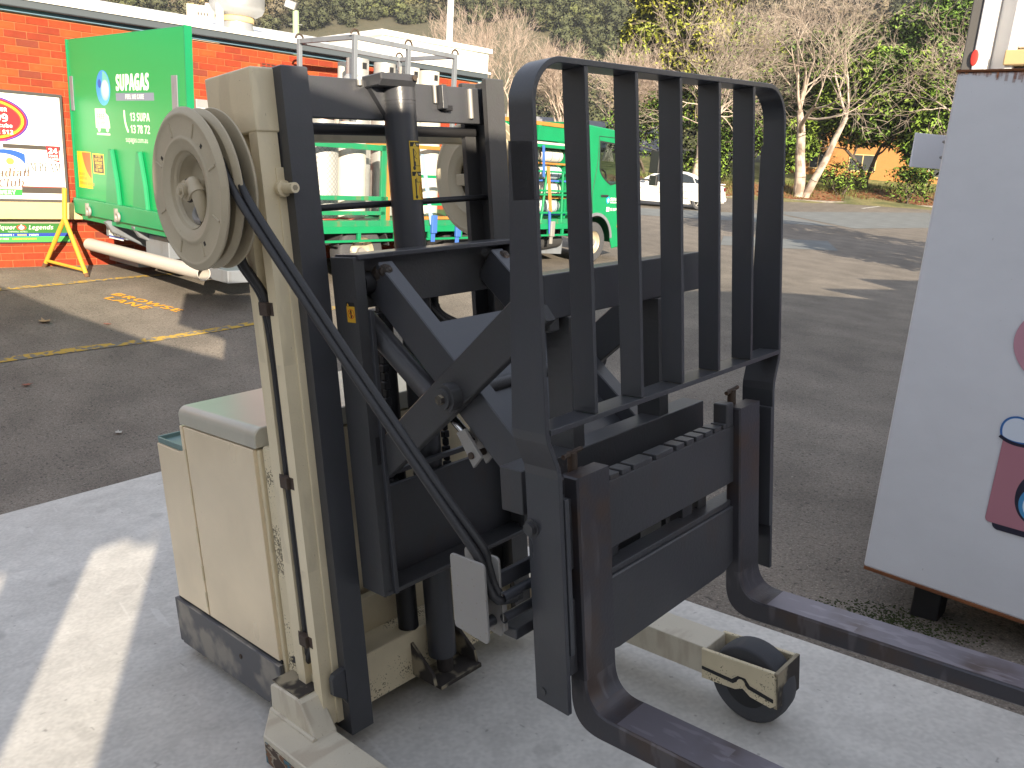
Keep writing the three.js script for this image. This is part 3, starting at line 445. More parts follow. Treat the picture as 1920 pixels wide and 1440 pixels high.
{
  // reach frame that rides on the mast
  const fr = fp('reach_frame', [profY([[-1.795, 1.258], [-1.795, 1.292], [-1.82, 1.292], [-1.82, 1.272], [-1.898, 1.272], [-1.898, 1.258]], 0.512, 1.478, 0.002)], M.steelWarm);
  fp('frame_side', [profY(flipB([[-1.795, 1.258], [-1.795, 1.292], [-1.82, 1.292], [-1.82, 1.272], [-1.898, 1.272], [-1.898, 1.258]]), 0.512, 1.478, 0.002)], M.steelWarm, fr);
  fp('frame_top', FB(-1.895, -1.788, 1.470, 1.484, 1.27, 1.87, 0.003), M.steel, fr);
  fp('frame_top_web', FB(-1.86, -1.845, 1.335, 1.470, 1.275, 1.865, 0.002), M.steelWarm, fr);
  fp('frame_bottom', [FB(-1.895, -1.792, 0.512, 0.526, 1.27, 1.87, 0.003)], M.steelWarm, fr);
  fp('frame_bottom_web', [FB(-1.893, -1.875, 0.526, 0.80, 1.275, 1.865, 0.002), FB(-1.89, -1.872, 0.83, 0.845, 1.275, 1.865, 0.002)], M.carriage, fr);
  fp('frame_slot', FB(-1.7965, -1.7935, 0.905, 0.985, 1.276, 1.29, 0.0005), M.black, fr);
  fp('frame_doubler', FB(-1.80, -1.782, 0.515, 1.335, 1.289, 1.302, 0.002), M.steel, fr);
  const sk = canvasTex(96, 160, (c) => { c.fillStyle = '#c79a22'; c.fillRect(0, 0, 96, 160); c.fillStyle = '#141414'; c.fillRect(0, 0, 96, 32); c.fillStyle = '#d8a52a'; c.beginPath(); c.moveTo(18, 6); c.lineTo(30, 27); c.lineTo(6, 27); c.fill(); c.strokeStyle = '#b8501a'; c.lineWidth = 7; c.beginPath(); c.arc(48, 92, 36, 0, 7); c.stroke(); c.fillStyle = '#1a1712'; c.fillRect(40, 62, 16, 62); c.fillRect(30, 84, 14, 10); c.fillRect(54, 100, 14, 10); c.strokeStyle = '#b8501a'; c.beginPath(); c.moveTo(24, 68); c.lineTo(72, 116); c.stroke(); });
  const pg = new THREE.PlaneGeometry(0.037, 0.054).translate(-1.826 - A0, 1.332, B0 - 1.2575);
  fp('warning_sticker', pg, new THREE.MeshStandardMaterial({ map: sk, roughness: 0.5 }), fr, 0);
  // scissor arms
  const arm = (pts, b0, b1, m = M.steelWarm) => fp('scissor_arm', plateAY(pts, b0, b1, 0.003), m);
  const bar = (p, q, w, cap = 0.03) => { const dx = q[0] - p[0], dy = q[1] - p[1], l = Math.hypot(dx, dy), ux = dx / l, uy = dy / l, nx = -uy * w / 2, ny = ux * w / 2, e = [q[0] + ux * cap, q[1] + uy * cap], s = [p[0] - ux * cap, p[1] - uy * cap]; return [[s[0] - nx, s[1] - ny], [e[0] - nx, e[1] - ny], [e[0] + nx, e[1] + ny], [s[0] + nx, s[1] + ny]]; };
  const pivot = [-1.485, 1.137];
  for (const side of [0, 1]) {
    const f = (b0, b1) => side ? [2 * B0 - b1, 2 * B0 - b0] : [b0, b1];
    const armA = arm(bar([-1.80, 0.915], [-1.215, 1.365], 0.098), ...f(1.300, 1.328));
    fp('pivot_boss', [FR([pivot[0], pivot[1], f(1.268, 1.30)[0]], [pivot[0], pivot[1], f(1.268, 1.30)[1]], 0.036, 32), FR([pivot[0], pivot[1], f(1.26, 1.27)[0]], [pivot[0], pivot[1], f(1.26, 1.27)[1]], 0.026, 24)], M.steelWarm, armA);
    fp('pivot_screw', FR([pivot[0], pivot[1], f(1.25, 1.262)[0]], [pivot[0], pivot[1], f(1.25, 1.262)[1]], 0.013, 6), M.dirty, armA);
    const armB = arm(bar([-1.80, 1.40], [-1.215, 0.90], 0.104), ...f(1.332, 1.382), M.steel);
    fp('slider_grease', [new THREE.IcosahedronGeometry(0.03, 1).scale(1.1, 0.9, 0.9).translate(-1.805 - A0, 1.425, B0 - (side ? 2 * B0 - 1.352 : 1.352)), new THREE.IcosahedronGeometry(0.02, 1).translate(-1.775 - A0, 1.435, B0 - (side ? 2 * B0 - 1.345 : 1.345))], M.grease, armB);
    fp('slide_roller', FR([-1.83, 1.405, f(1.30, 1.33)[0]], [-1.83, 1.405, f(1.30, 1.33)[1]], 0.03, 20), M.black, armB);
  }
  // plate that ties the two rear arms
  const t0 = [-1.665, 1.285], t1 = [-1.27, 0.947];
  fp('arm_tie_plate', plateAY([[t0[0], t0[1] + 0.008], [t0[0] - 0.006, t0[1] - 0.004], [t1[0] - 0.006, t1[1] - 0.004], [t1[0], t1[1] + 0.008]], 1.383, 2 * B0 - 1.383, 0.001), M.steel);
  fp('pivot_shaft', FR([pivot[0], pivot[1], 1.33], [pivot[0], pivot[1], 2 * B0 - 1.33], 0.02, 16), M.steelWarm);
  // reach cylinder
  const rc = fp('reach_cylinder', FR([-1.885, 1.30, 1.345], [-1.56, 1.072, 1.345], 0.031, 24), M.carriage);
  fp('piston_rod', FR([-1.57, 1.079, 1.345], [-1.47, 1.008, 1.345], 0.012, 16), M.chrome, rc);
  fp('clevis', [plateAY([[-1.505, 1.035], [-1.475, 1.05], [-1.418, 0.985], [-1.45, 0.952]], 1.318, 1.328, 0.001), plateAY([[-1.505, 1.035], [-1.475, 1.05], [-1.418, 0.985], [-1.45, 0.952]], 1.362, 1.372, 0.001)], M.galv, rc);
  fp('clevis_pin', FR([-1.452, 0.985, 1.312], [-1.452, 0.985, 1.378], 0.009, 12), M.brown, rc);
  // moving front frame
  const ff2 = fp('front_frame', [FB(-1.245, -1.185, 1.340, 1.440, 1.318, 1.952, 0.003)], M.steel);
  for (const bb of [1.385, 1.735]) fp('frame_channel', profY([[-1.175, bb], [-1.175, bb + 0.04], [-1.185, bb + 0.04], [-1.185, bb + 0.012], [-1.235, bb + 0.012], [-1.235, bb + 0.04], [-1.245, bb + 0.04], [-1.245, bb]], 0.60, 1.34, 0.002), M.steelWarm, ff2);
  fp('frame_lower_beam', FB(-1.235, -1.168, 0.93, 1.032, 1.20, 1.94, 0.003), M.carriage, ff2);
  fp('frame_end_block', [FB(-1.255, -1.19, 1.31, 1.355, 1.335, 1.372, 0.006), FB(-1.30, -1.20, 1.30, 1.40, 1.795, 1.848, 0.006)], M.steelWarm, ff2);
  fp('frame_centre_plate', [FB(-1.16, -1.145, 0.56, 0.95, 1.42, 1.60, 0.003), FB(-1.10, -1.06, 0.62, 0.9, 1.66, 1.705, 0.002)], M.carriage, ff2);
}
{
  // fork carriage bars
  const up = fp('carriage_bar', FB(-1.062, -1.022, 0.852, 1.006, 1.165, 1.985, 0.003), M.carriage);
  const notch = []; for (let i = 0; i < 12; i++) { const b = 1.32 + i * 0.043; if (i === 3 || i === 5) continue; notch.push(FB(-1.060, -1.022, 1.0062, 1.0185, b, b + (i === 2 || i === 4 ? 0.072 : 0.033), 0.002)); }
  fp('notch_strip', notch, M.carriage, up);
  fp('carriage_bar', [plateBY([[1.165, 0.615], [1.30, 0.612], [1.34, 0.605], [1.80, 0.61], [1.84, 0.625], [1.985, 0.625], [1.985, 0.785], [1.165, 0.785]], -1.062, -1.022, 0.003), FB(-1.075, -1.03, 0.785, 0.80, 1.165, 1.985, 0.002)], M.carriage);
  fp('carriage_plate', [FB(-1.09, -1.064, 0.62, 1.0, 1.145, 1.20, 0.002), FB(-1.09, -1.064, 0.62, 1.0, 1.94, 1.99, 0.002), FB(-1.165, -1.064, 0.66, 0.95, 1.36, 1.40, 0.003), FB(-1.165, -1.064, 0.66, 0.95, 1.74, 1.78, 0.003)], M.carriage);
  // forks
  for (const [b0, b1] of [[1.190, 1.297], [1.843, 1.948]]) {
    const s = new THREE.Shape(), x = v => v - A0; s.moveTo(x(-1.043), 1.052); s.lineTo(x(-1.003), 1.052); s.lineTo(x(-1.001), 0.60); s.quadraticCurveTo(x(-1.0), 0.532, x(-0.94), 0.530); s.lineTo(x(0.05), 0.522); s.lineTo(x(0.09), 0.512); s.lineTo(x(0.09), 0.500); s.lineTo(x(-0.2), 0.486); s.lineTo(x(-0.965), 0.474); s.quadraticCurveTo(x(-1.045), 0.472, x(-1.045), 0.555); s.closePath();
    const fk = fp('fork', extr(s, b1 - b0, 0.004, 16).translate(0, 0, B0 - b1), M.fork);
    fp('worn_top', plateAY([[-0.925, 0.5303], [-0.925, 0.5312], [0.045, 0.5234], [0.045, 0.5225]], b0 + 0.005, b1 - 0.005, 0), M.wornSteel, fk);
    const bc = (b0 + b1) / 2 - 0.01;
    fp('fork_hook', FB(-1.075, -1.04, 0.985, 1.04, b0 + 0.01, b1 - 0.01, 0.006), M.fork, fk);
    fp('locking_pin', [FR([-1.052, 1.03, bc], [-1.052, 1.088, bc], 0.011, 12), FR([-1.052, 1.083, bc - 0.028], [-1.052, 1.089, bc + 0.03], 0.0055, 8)], M.brown, fk);
  }
  fp('carriage_lock', FB(-1.06, -1.02, 1.006, 1.068, 1.805, 1.84, 0.004), M.carriage);
  // load backrest made of flat bar
  const far = b => 2 * B0 + 0.02 - b, bl = 1.102, brr = 2.06;
  const s = new THREE.Shape(), R = 0.085, top = 1.846, x = b => b - B0;          // bent hoop seen from the front
  s.moveTo(x(bl), 1.60); s.lineTo(x(bl), top - R); s.absarc(x(bl) + R, top - R, R, Math.PI, Math.PI / 2, true); s.lineTo(x(brr) - R, top); s.absarc(x(brr) - R, top - R, R, Math.PI / 2, 0, true); s.lineTo(x(brr), 1.60);
  s.lineTo(x(brr) - 0.011, 1.60); s.lineTo(x(brr) - 0.011, top - R); s.absarc(x(brr) - R, top - R, R - 0.011, 0, Math.PI / 2, false); s.lineTo(x(bl) + R, top - 0.011); s.absarc(x(bl) + R, top - R, R - 0.011, Math.PI / 2, Math.PI, false); s.lineTo(x(bl) + 0.011, 1.60); s.closePath();
  const back = fp('load_backrest', extr(s, 0.058, 0.0012, 20).rotateY(Math.PI / 2).translate(-1.058 - A0, 0, 0), M.steel);
  for (let i = 0; i < 5; i++) { const b = bl + (i + 1) * 0.1597 - 0.011; fp('bar', FB(-1.056, -1.0015, 1.172, top - 0.011, b, b + 0.011, 0.0012), M.steel, back); }
  fp('lower_rail', FB(-1.058, -1.0, 1.160, 1.171, bl + 0.012, brr - 0.012, 0.0012), M.steel, back);
  for (const side of [0, 1]) {
    // wide side plate, then a joggle inwards, then the lower plate
    const q = (v) => side ? brr + bl - v : v, cross = [], W = 0.012;
    const prof = [[bl, 1.70], [bl, 1.165], [bl + 0.003, 1.145], [bl + 0.028, 1.085], [bl + 0.031, 1.065], [bl + 0.031, 0.548]];
    const sh = []; prof.forEach(([b, y]) => sh.push([q(b), y])); [...prof].reverse().forEach(([b, y]) => sh.push([q(b + W), y]));
    const g = plateBY(side ? sh.reverse() : sh, -1.093, -1.003, 0.0012);
    // chamfer the rear upper corner
    const p = g.attributes.position; for (let i = 0; i < p.count; i++) { if (p.getY(i) > 1.69 && p.getX(i) < -1.05 - A0) p.setX(i, p.getX(i) + 0.03), p.setY(i, 1.705); else if (p.getY(i) < 0.56 && p.getX(i) < -1.05 - A0) p.setY(i, p.getY(i) + 0.005); }
    g.computeVertexNormals();
    fp('side_plate', g, M.steel, back);
    fp('plate_doubler', FB(-1.05, -1.0, 0.68, 1.02, q(side ? bl + 0.056 : bl + 0.044), q(side ? bl + 0.044 : bl + 0.056), 0.001), M.steel, back);
    fp('mount_bolt', [FR([-1.08, 0.948, q(bl + 0.031)], [-1.08, 0.948, q(bl + 0.017)], 0.0145, 6), FR([-1.08, 0.948, q(bl + 0.0315)], [-1.08, 0.948, q(bl + 0.028)], 0.019, 20)], M.steelWarm, back);
    fp('countersunk_screw', FR([-1.072, 0.578, q(bl + 0.0315)], [-1.072, 0.578, q(bl + 0.0285)], 0.0085, 16), M.steelWarm, back);
  }
}

// ---------------------------------------------------------------- brick building behind the truck; s runs along the wall, z out of it
const B = {
  mortar: new THREE.MeshStandardMaterial({ map: tex(256, (u, v) => { const k = 0.8 + 0.4 * fbm(u, v, 20, 3, 101); return [0.36 * k, 0.125 * k, 0.050 * k]; }), roughness: 0.95 }),
  white: new THREE.MeshStandardMaterial({ map: paintTex([0.74, 0.73, 0.69], [0.5, 0.46, 0.4], 256, 0.3, 111), roughness: 0.5 }),
  blue: mat(L(0.10, 0.19, 0.26), { roughness: 0.5 }), slate: mat(L(0.06, 0.075, 0.09), { roughness: 0.6 }),
  beige: new THREE.MeshStandardMaterial({ map: paintTex([0.56, 0.40, 0.20], [0.4, 0.28, 0.14], 256, 0.3, 113), roughness: 0.7 }),
  zinc: new THREE.MeshStandardMaterial({ map: paintTex([0.42, 0.43, 0.44], [0.25, 0.24, 0.22], 256, 0.5, 115), roughness: 0.4, metalness: 0.6 }),
};
const brickCols = [[0.285, 0.040, 0.010], [0.26, 0.031, 0.009], [0.32, 0.058, 0.012], [0.215, 0.028, 0.010], [0.275, 0.037, 0.010], [0.175, 0.032, 0.016]];
const brickMats = brickCols.map((c, i) => new THREE.MeshStandardMaterial({ map: tex(128, (u, v) => { const k = 0.78 + 0.44 * fbm(u, v, 6, 4, 200 + i); return mulc(c, k); }), bumpMap: fineBump, bumpScale: 0.002, roughness: 0.92 }));
{
  const W0 = [-6.342, 0, -9.939], ry = 43 * D2R;
  const bld = thing('brick_building', 'low orange brick building with white roof and blue fascia behind the truck', 'building', W0, ry);
  const s0 = -9, s1 = 7.4, wall = obj('wall', box(s0, s1, -0.3, 2.95, -0.25, -0.006), B.mortar, bld, 0.5);
  obj('wall', box(s1 - 0.25, s1, -0.3, 2.95, -7, -0.25), B.mortar, bld, 0.5);
  // bricks one by one; those that show largest are parts, the rest are joined
  const geo = uvBox(box(-0.115, 0.115, -0.038, 0.038, -0.05, 0.003, 0), 0.3), rest = [], cand = [];
  reseed(77);
  for (let c = 0; c < 34; c++) for (let i = -4; i < 31; i++) {
    const s = i * 0.24 + (c % 2 ? 0.12 : 0) + 0.02, y = 0.045 + c * 0.0862; if (s > s1 - 0.13) continue;
    const k = rnd(), mi = k < 0.3 ? 0 : k < 0.5 ? 1 : k < 0.72 ? 2 : k < 0.84 ? 3 : k < 0.95 ? 4 : 5;
    if (Math.abs(s - 3.54) < 0.13 && c === 32 - 1) continue;
    const seen = (s > -0.15 && s < 1.0 && y > 2.08) || (s > -0.15 && s < 1.35 && y < 0.62) || (s > 0.8 && s < 1.02 && y > 0.6) || (s > 1.9 && s < 5.2 && y > 2.1);
    cand.push([s, y, mi, seen, rnd()]);
  }
  let n = 0;
  for (const [s, y, mi, seen, k] of cand) {
    if (seen && n < 300) { const b = new THREE.Mesh(geo, brickMats[mi]); b.name = 'brick'; b.position.set(s, y, k * 0.004 - 0.002); b.rotation.z = (k - 0.5) * 0.006; b.castShadow = b.receiveShadow = true; wall.add(b); n++; }
    else rest.push([s, y, mi, k]);
  }
  const rg = merge(rest.map(([s, y, mi, k]) => geo.clone().translate(s, y, k * 0.004 - 0.002))), per = geo.attributes.position.count, bc = new Float32Array(rg.attributes.position.count * 3);
  rest.forEach(([, , mi], i) => { for (let v = 0; v < per; v++) for (let c = 0; c < 3; c++) bc[(i * per + v) * 3 + c] = brickCols[mi][c]; });
  rg.setAttribute('color', new THREE.BufferAttribute(bc, 3)); const bw = new THREE.Mesh(rg, new THREE.MeshStandardMaterial({ vertexColors: true, bumpMap: fineBump, bumpScale: 0.002, roughness: 0.92 })); bw.name = 'brickwork'; bw.userData.kind = 'stuff'; bw.castShadow = bw.receiveShadow = true; wall.add(bw);
  const vent = obj('air_vent', box(3.42, 3.66, 2.705, 2.785, -0.03, 0.004), brickMats[3], bld, 0.3);
  const sl = []; for (let r = 0; r < 2; r++) for (let i = 0; i < 3; i++) sl.push(box(3.445 + i * 0.07, 3.495 + i * 0.07, 2.723 + r * 0.032, 2.739 + r * 0.032, -0.02, 0.0046)); obj('vent_slot', sl, mat(L(0.03, 0.015, 0.01)), vent, 0.3);
  // fascia, gutter, roof
  obj('fascia', box(s0, s1 + 0.1, 2.955, 3.03, -0.02, 0.05, 0.004), B.blue, bld); obj('gutter', [box(s0, s1 + 0.1, 3.0, 3.012, 0.05, 0.14), box(s0, s1 + 0.1, 3.0, 3.10, 0.132, 0.14), box(s0, s1 + 0.1, 3.012, 3.085, 0.01, 0.05)], B.slate, bld);
  const pitch = 0.16, roofG = extr([[0.16, 3.088], [0.16, 3.12], [-5, 3.12 + 5.16 * pitch], [-5, 3.088 + 5.16 * pitch]], s1 - s0 + 0.25, 0).rotateY(-Math.PI / 2);
  roofG.computeBoundingBox(); roofG.translate(s1 + 0.15 - roofG.boundingBox.max.x, 0, 0.16 - roofG.boundingBox.max.z);
  const rf = obj('roof', roofG, B.white, bld);
  const sc = []; for (let s = s0 + 0.2; s < s1; s += 0.19) sc.push(new THREE.CylinderGeometry(0.008, 0.008, 0.006, 6).translate(s, 3.155, -0.02)); obj('roof_screw', sc, B.zinc, rf);
  obj('parapet_box', [box(5.7, 7.95, 2.95, 3.56, -2.6, -0.4, 0.01)], B.white, bld);
  obj('parapet_trim', [box(5.65, 8.0, 3.50, 3.58, -2.65, -0.35, 0.01)], B.white, bld);
  obj('side_wall', box(7.45, 8.2, -0.3, 2.95, -3, -0.6), B.beige, bld);
  // roof ventilator
  const vt = thing('roof_ventilator', 'big grey mushroom ventilator on the white roof', 'ventilator', [-4.50, 3.3, -13.3]);
  obj('cowl', new THREE.LatheGeometry([[0.0, 0.85], [0.18, 0.84], [0.33, 0.75], [0.40, 0.55], [0.40, 0.34], [0.36, 0.26], [0.25, 0.20]].map(([x, y]) => new THREE.Vector2(x, y)), 36), B.zinc, vt);
  obj('collar', new THREE.LatheGeometry([[0.22, 0.12], [0.24, 0.13], [0.24, 0.20], [0.20, 0.22]].map(([x, y]) => new THREE.Vector2(x, y)), 36), B.beige, vt);
  obj('base', new THREE.LatheGeometry([[0.28, -0.3], [0.26, -0.1], [0.21, 0.14]].map(([x, y]) => new THREE.Vector2(x, y)), 36), B.zinc, vt);
  tag(obj('vent_pipe', [rod(new V3(-4.66, 3.15, -13.0), new V3(-4.66, 4.6, -13.0), 0.055, 16), rod(new V3(-4.66, 3.1, -13.0), new V3(-4.66, 3.25, -13.0), 0.09, 16)], B.white), 'white vent pipe beside the mushroom ventilator', 'pipe');
  tag(obj('white_pole', [rod(new V3(-1.93, 2.0, -19.9), new V3(-1.93, 5.3, -19.9), 0.075, 14), rod(new V3(-1.93, 5.3, -19.9), new V3(-1.93, 5.38, -19.9), 0.06, 14, 0.01)], B.white), 'tall white pole rising behind the gas cylinder cage', 'pole');
  // posters on the wall
  const poster = canvasTex(1024, 1024, (c, w, h) => {
    c.fillStyle = '#f4f2ee'; c.fillRect(0, 0, w, h);
    c.save(); c.translate(400, 255); c.fillStyle = '#4a2a86'; c.beginPath(); c.ellipse(0, 0, 345, 225, 0, 0, 7); c.fill(); c.fillStyle = '#d61a22'; c.beginPath(); c.ellipse(0, 0, 326, 208, 0, 0, 7); c.fill(); c.fillStyle = '#f5c51f'; c.beginPath(); c.ellipse(0, 0, 306, 190, 0, 0, 7); c.fill(); c.fillStyle = '#e2571c'; c.beginPath(); c.ellipse(0, 0, 288, 172, 0, 0, 7); c.fill(); c.fillStyle = '#cf1a24'; c.beginPath(); c.ellipse(0, 0, 276, 162, 0, 0, 7); c.fill();
    c.beginPath(); c.fillStyle = '#4a2a86'; c.moveTo(-20, 205); c.lineTo(-70, 290); c.lineTo(80, 212); c.fill();
    c.fillStyle = '#fff'; c.textAlign = 'center'; c.font = 'bold 48px sans-serif'; c.fillText('MEMBERS OFFER', -20, -78); c.font = 'bold 190px sans-serif'; c.fillText('65', -70, 90); c.font = 'bold 104px sans-serif'; c.fillText('99', 120, 20); c.font = 'bold 50px sans-serif'; c.fillText('cube', 150, 74); c.font = 'bold 56px sans-serif'; c.fillText('SAVE $12', 90, 138); c.restore();
    c.fillStyle = '#b23a34'; c.fillRect(430, 458, 400, 5); c.fillStyle = '#3f3936'; c.fillRect(510, 486, 496, 42); c.fillStyle = '#e9dfd6'; c.fillRect(510, 528, 496, 400); c.fillStyle = '#fdfcfa'; c.fillRect(516, 534, 486, 390); c.fillStyle = '#3f3936'; c.fillRect(640, 905, 384, 62); c.fillStyle = '#b23a34'; c.fillRect(640, 896, 384, 9);
    c.fillStyle = '#c8202a'; c.beginPath(); c.moveTo(878, 484); c.lineTo(992, 484); c.lineTo(992, 650); c.lineTo(892, 618); c.closePath(); c.fill(); c.fillStyle = '#fff'; c.font = 'bold 76px sans-serif'; c.textAlign = 'center'; c.fillText('24', 936, 560); c.font = 'bold 32px sans-serif'; c.fillText('PACK', 938, 595); c.fillText('CANS', 942, 626);
    c.fillStyle = '#3b3a3c'; c.font = 'bold 96px serif'; c.save(); c.translate(836, 745); c.scale(0.68, 1.25); c.fillText('JIM BEAM', 0, 0); c.restore(); c.fillStyle = '#c59a94'; c.font = '30px serif'; c.fillText('BOURBON & COLA', 836, 800);
    c.fillStyle = '#1d4fa0'; c.beginPath(); c.moveTo(400, 560); c.quadraticCurveTo(560, 510, 690, 580); c.lineTo(690, 680); c.lineTo(400, 640); c.fill(); c.fillRect(0, 560, 400, 90); c.fillStyle = '#f2e9da'; c.beginPath(); c.ellipse(470, 700, 215, 120, 0, 0, 7); c.fill(); c.fillStyle = '#e3b04a'; c.beginPath(); c.arc(560, 655, 34, 0, 7); c.fill(); c.fillStyle = '#5b463b'; c.font = 'italic bold 112px serif'; c.textAlign = 'right'; c.save(); c.translate(716, 800); c.rotate(-0.05); c.scale(0.86, 1); c.fillText('Canadian', 0, 0); c.fillText('Club', -70, 100); c.restore(); c.textAlign = 'left';
    c.fillStyle = '#2e9b3f'; c.fillRect(0, 930, 640, 62); c.fillStyle = '#e9f5e4'; c.font = 'bold 56px sans-serif'; c.fillText('BREWERY', 330, 982);
  });
  const pg = thing('wall_poster', 'big white liquor poster with red price oval on the brick wall', 'poster', W0, ry);
  obj('board', box(-0.50, 0.79, 0.83, 2.055, 0.01, 0.028), mat(L(0.6, 0.58, 0.55)), pg);
  const pl = new THREE.PlaneGeometry(1.28, 1.215).translate(0.145, 1.4425, 0.0295); const pm = new THREE.Mesh(pl, new THREE.MeshStandardMaterial({ map: poster, roughness: 0.5 })); pm.name = 'print'; pm.receiveShadow = true; pg.add(pm);
  obj('frame', [box(-0.52, 0.815, 2.055, 2.085, 0.01, 0.05), box(0.79, 0.815, 0.80, 2.056, 0.01, 0.05), box(-0.52, 0.815, 0.795, 0.83, 0.01, 0.04)], mat(L(0.05, 0.045, 0.045), { roughness: 0.5 }), pg);
  tag(obj('ledge_box', box(-2.0, 0.97, 0.60, 0.80, 0.006, 0.16, 0.01).rotateY(ry).translate(...W0), B.beige), 'long beige box under the liquor poster', 'ledge');
  const ll = canvasTex(1024, 384, (c, w, h) => {
    c.fillStyle = '#8f857c'; c.fillRect(0, 0, w, 60); c.fillStyle = '#4e4640'; c.font = '20px sans-serif'; c.fillText('MEMBERS DISCOUNT AT ALL OUR LIQUOR LOCATIONS', 30, 36);
    c.fillStyle = '#2c6a2c'; c.fillRect(0, 60, w, 170); c.fillStyle = '#c9d2c4'; c.font = 'italic bold 100px sans-serif'; c.save(); c.translate(582, 165); c.scale(0.52, 1); c.textAlign = 'right'; c.fillText('Liquor', 0, 0); c.textAlign = 'left'; c.fillText('Legends', 196, 0); c.font = '34px sans-serif'; c.fillText('TOWNHALL HOTELS', -120, 52); c.restore(); c.fillStyle = '#b5402d'; c.beginPath(); c.ellipse(632, 132, 40, 48, 0, 0, 7); c.fill(); c.fillStyle = '#d6d9d0'; c.beginPath(); c.ellipse(632, 134, 23, 34, 0, 0, 7); c.fill(); c.fillRect(627, 80, 10, 40);
    c.fillStyle = '#1f3c94'; c.fillRect(0, 230, w, 62); c.fillStyle = '#e6ecf5'; c.font = 'bold 40px sans-serif'; c.save(); c.scale(0.55, 1); c.fillText('INSTANT DISCOUNTS +', 600, 276); c.fillStyle = '#e4c94a'; c.fillText('BONUS', 1080, 276); c.fillStyle = '#e6ecf5'; c.fillText('POINTS', 1250, 276); c.restore();
    c.fillStyle = '#46b24a'; c.fillRect(0, 292, w, 92); c.fillStyle = '#d7f0d0'; c.font = 'bold 40px sans-serif'; c.save(); c.scale(0.55, 1); c.fillText('JOIN TODAY FREE', 620, 345); c.fillStyle = '#c6e63e'; c.fillText('LEGENDSREWARDS', 1000, 345); c.restore();
  });
  const lg = thing('wall_banner', 'low green liquor store banner along the foot of the brick wall', 'banner', W0, ry);
  obj('board', box(-0.62, 0.80, 0.30, 0.585, 0.008, 0.03), mat(L(0.05, 0.05, 0.05)), lg);
  const lp = new THREE.Mesh(new THREE.PlaneGeometry(1.38, 0.265).translate(0.1, 0.4475, 0.0318), new THREE.MeshStandardMaterial({ map: ll, roughness: 0.45 })); lp.name = 'print'; lp.receiveShadow = true; lg.add(lp);
  const eb = thing('wall_notice', 'small white and grey notice box on the brick wall above the reel', 'notice', W0, ry);
  obj('case', box(2.46, 2.72, 1.95, 2.2, 0.006, 0.06, 0.005), B.zinc, eb); obj('notice_sheet', box(2.475, 2.66, 1.93, 2.09, 0.06, 0.064), B.white, eb); obj('notice_mark', new THREE.CylinderGeometry(0.03, 0.03, 0.004, 20).rotateX(Math.PI / 2).translate(2.56, 2.03, 0.066), mat(L(0.45, 0.03, 0.03)), eb);
}
{
  // yellow trestle against the wall
  const m = new THREE.MeshStandardMaterial({ map: paintTex([0.52, 0.29, 0.03], [0.2, 0.12, 0.04], 256, 0.7, 121), roughness: 0.5 });
  const f1 = new V3(-5.97, -0.01, -10.22), f2 = new V3(-5.17, -0.015, -9.74), ap = new V3(-5.535, 0.645, -10.0), tp = new V3(-5.515, 1.0, -10.01);
  const g = thing('trestle', 'yellow steel A shaped trestle leaning by the brick wall', 'trestle', [-5.55, 0, -9.98]);
  const o = new V3(-5.55, 0, -9.98), w = v => v.clone().sub(o);
  obj('leg', rod(w(f1), w(ap), 0.026, 12), m, g); obj('leg', rod(w(f2), w(ap), 0.026, 12), m, g); obj('upright', rod(w(ap).add(new V3(0, -0.03, 0)), w(tp), 0.028, 12), m, g);
  obj('tie_bar', rod(w(f1).lerp(w(ap), 0.15), w(f2).lerp(w(ap), 0.12), 0.02, 10), m, g);
  obj('rear_leg', rod(w(new V3(-6.0, 0, -10.32)), w(ap), 0.02, 10), m, g);
  const rm = mat(L(0.12, 0.06, 0.03), { roughness: 0.9 }); obj('foot', rod(w(f1), w(f1).lerp(w(ap), 0.11), 0.0275, 12), rm, g); obj('foot', rod(w(f2), w(f2).lerp(w(ap), 0.06), 0.0275, 12), rm, g);
}

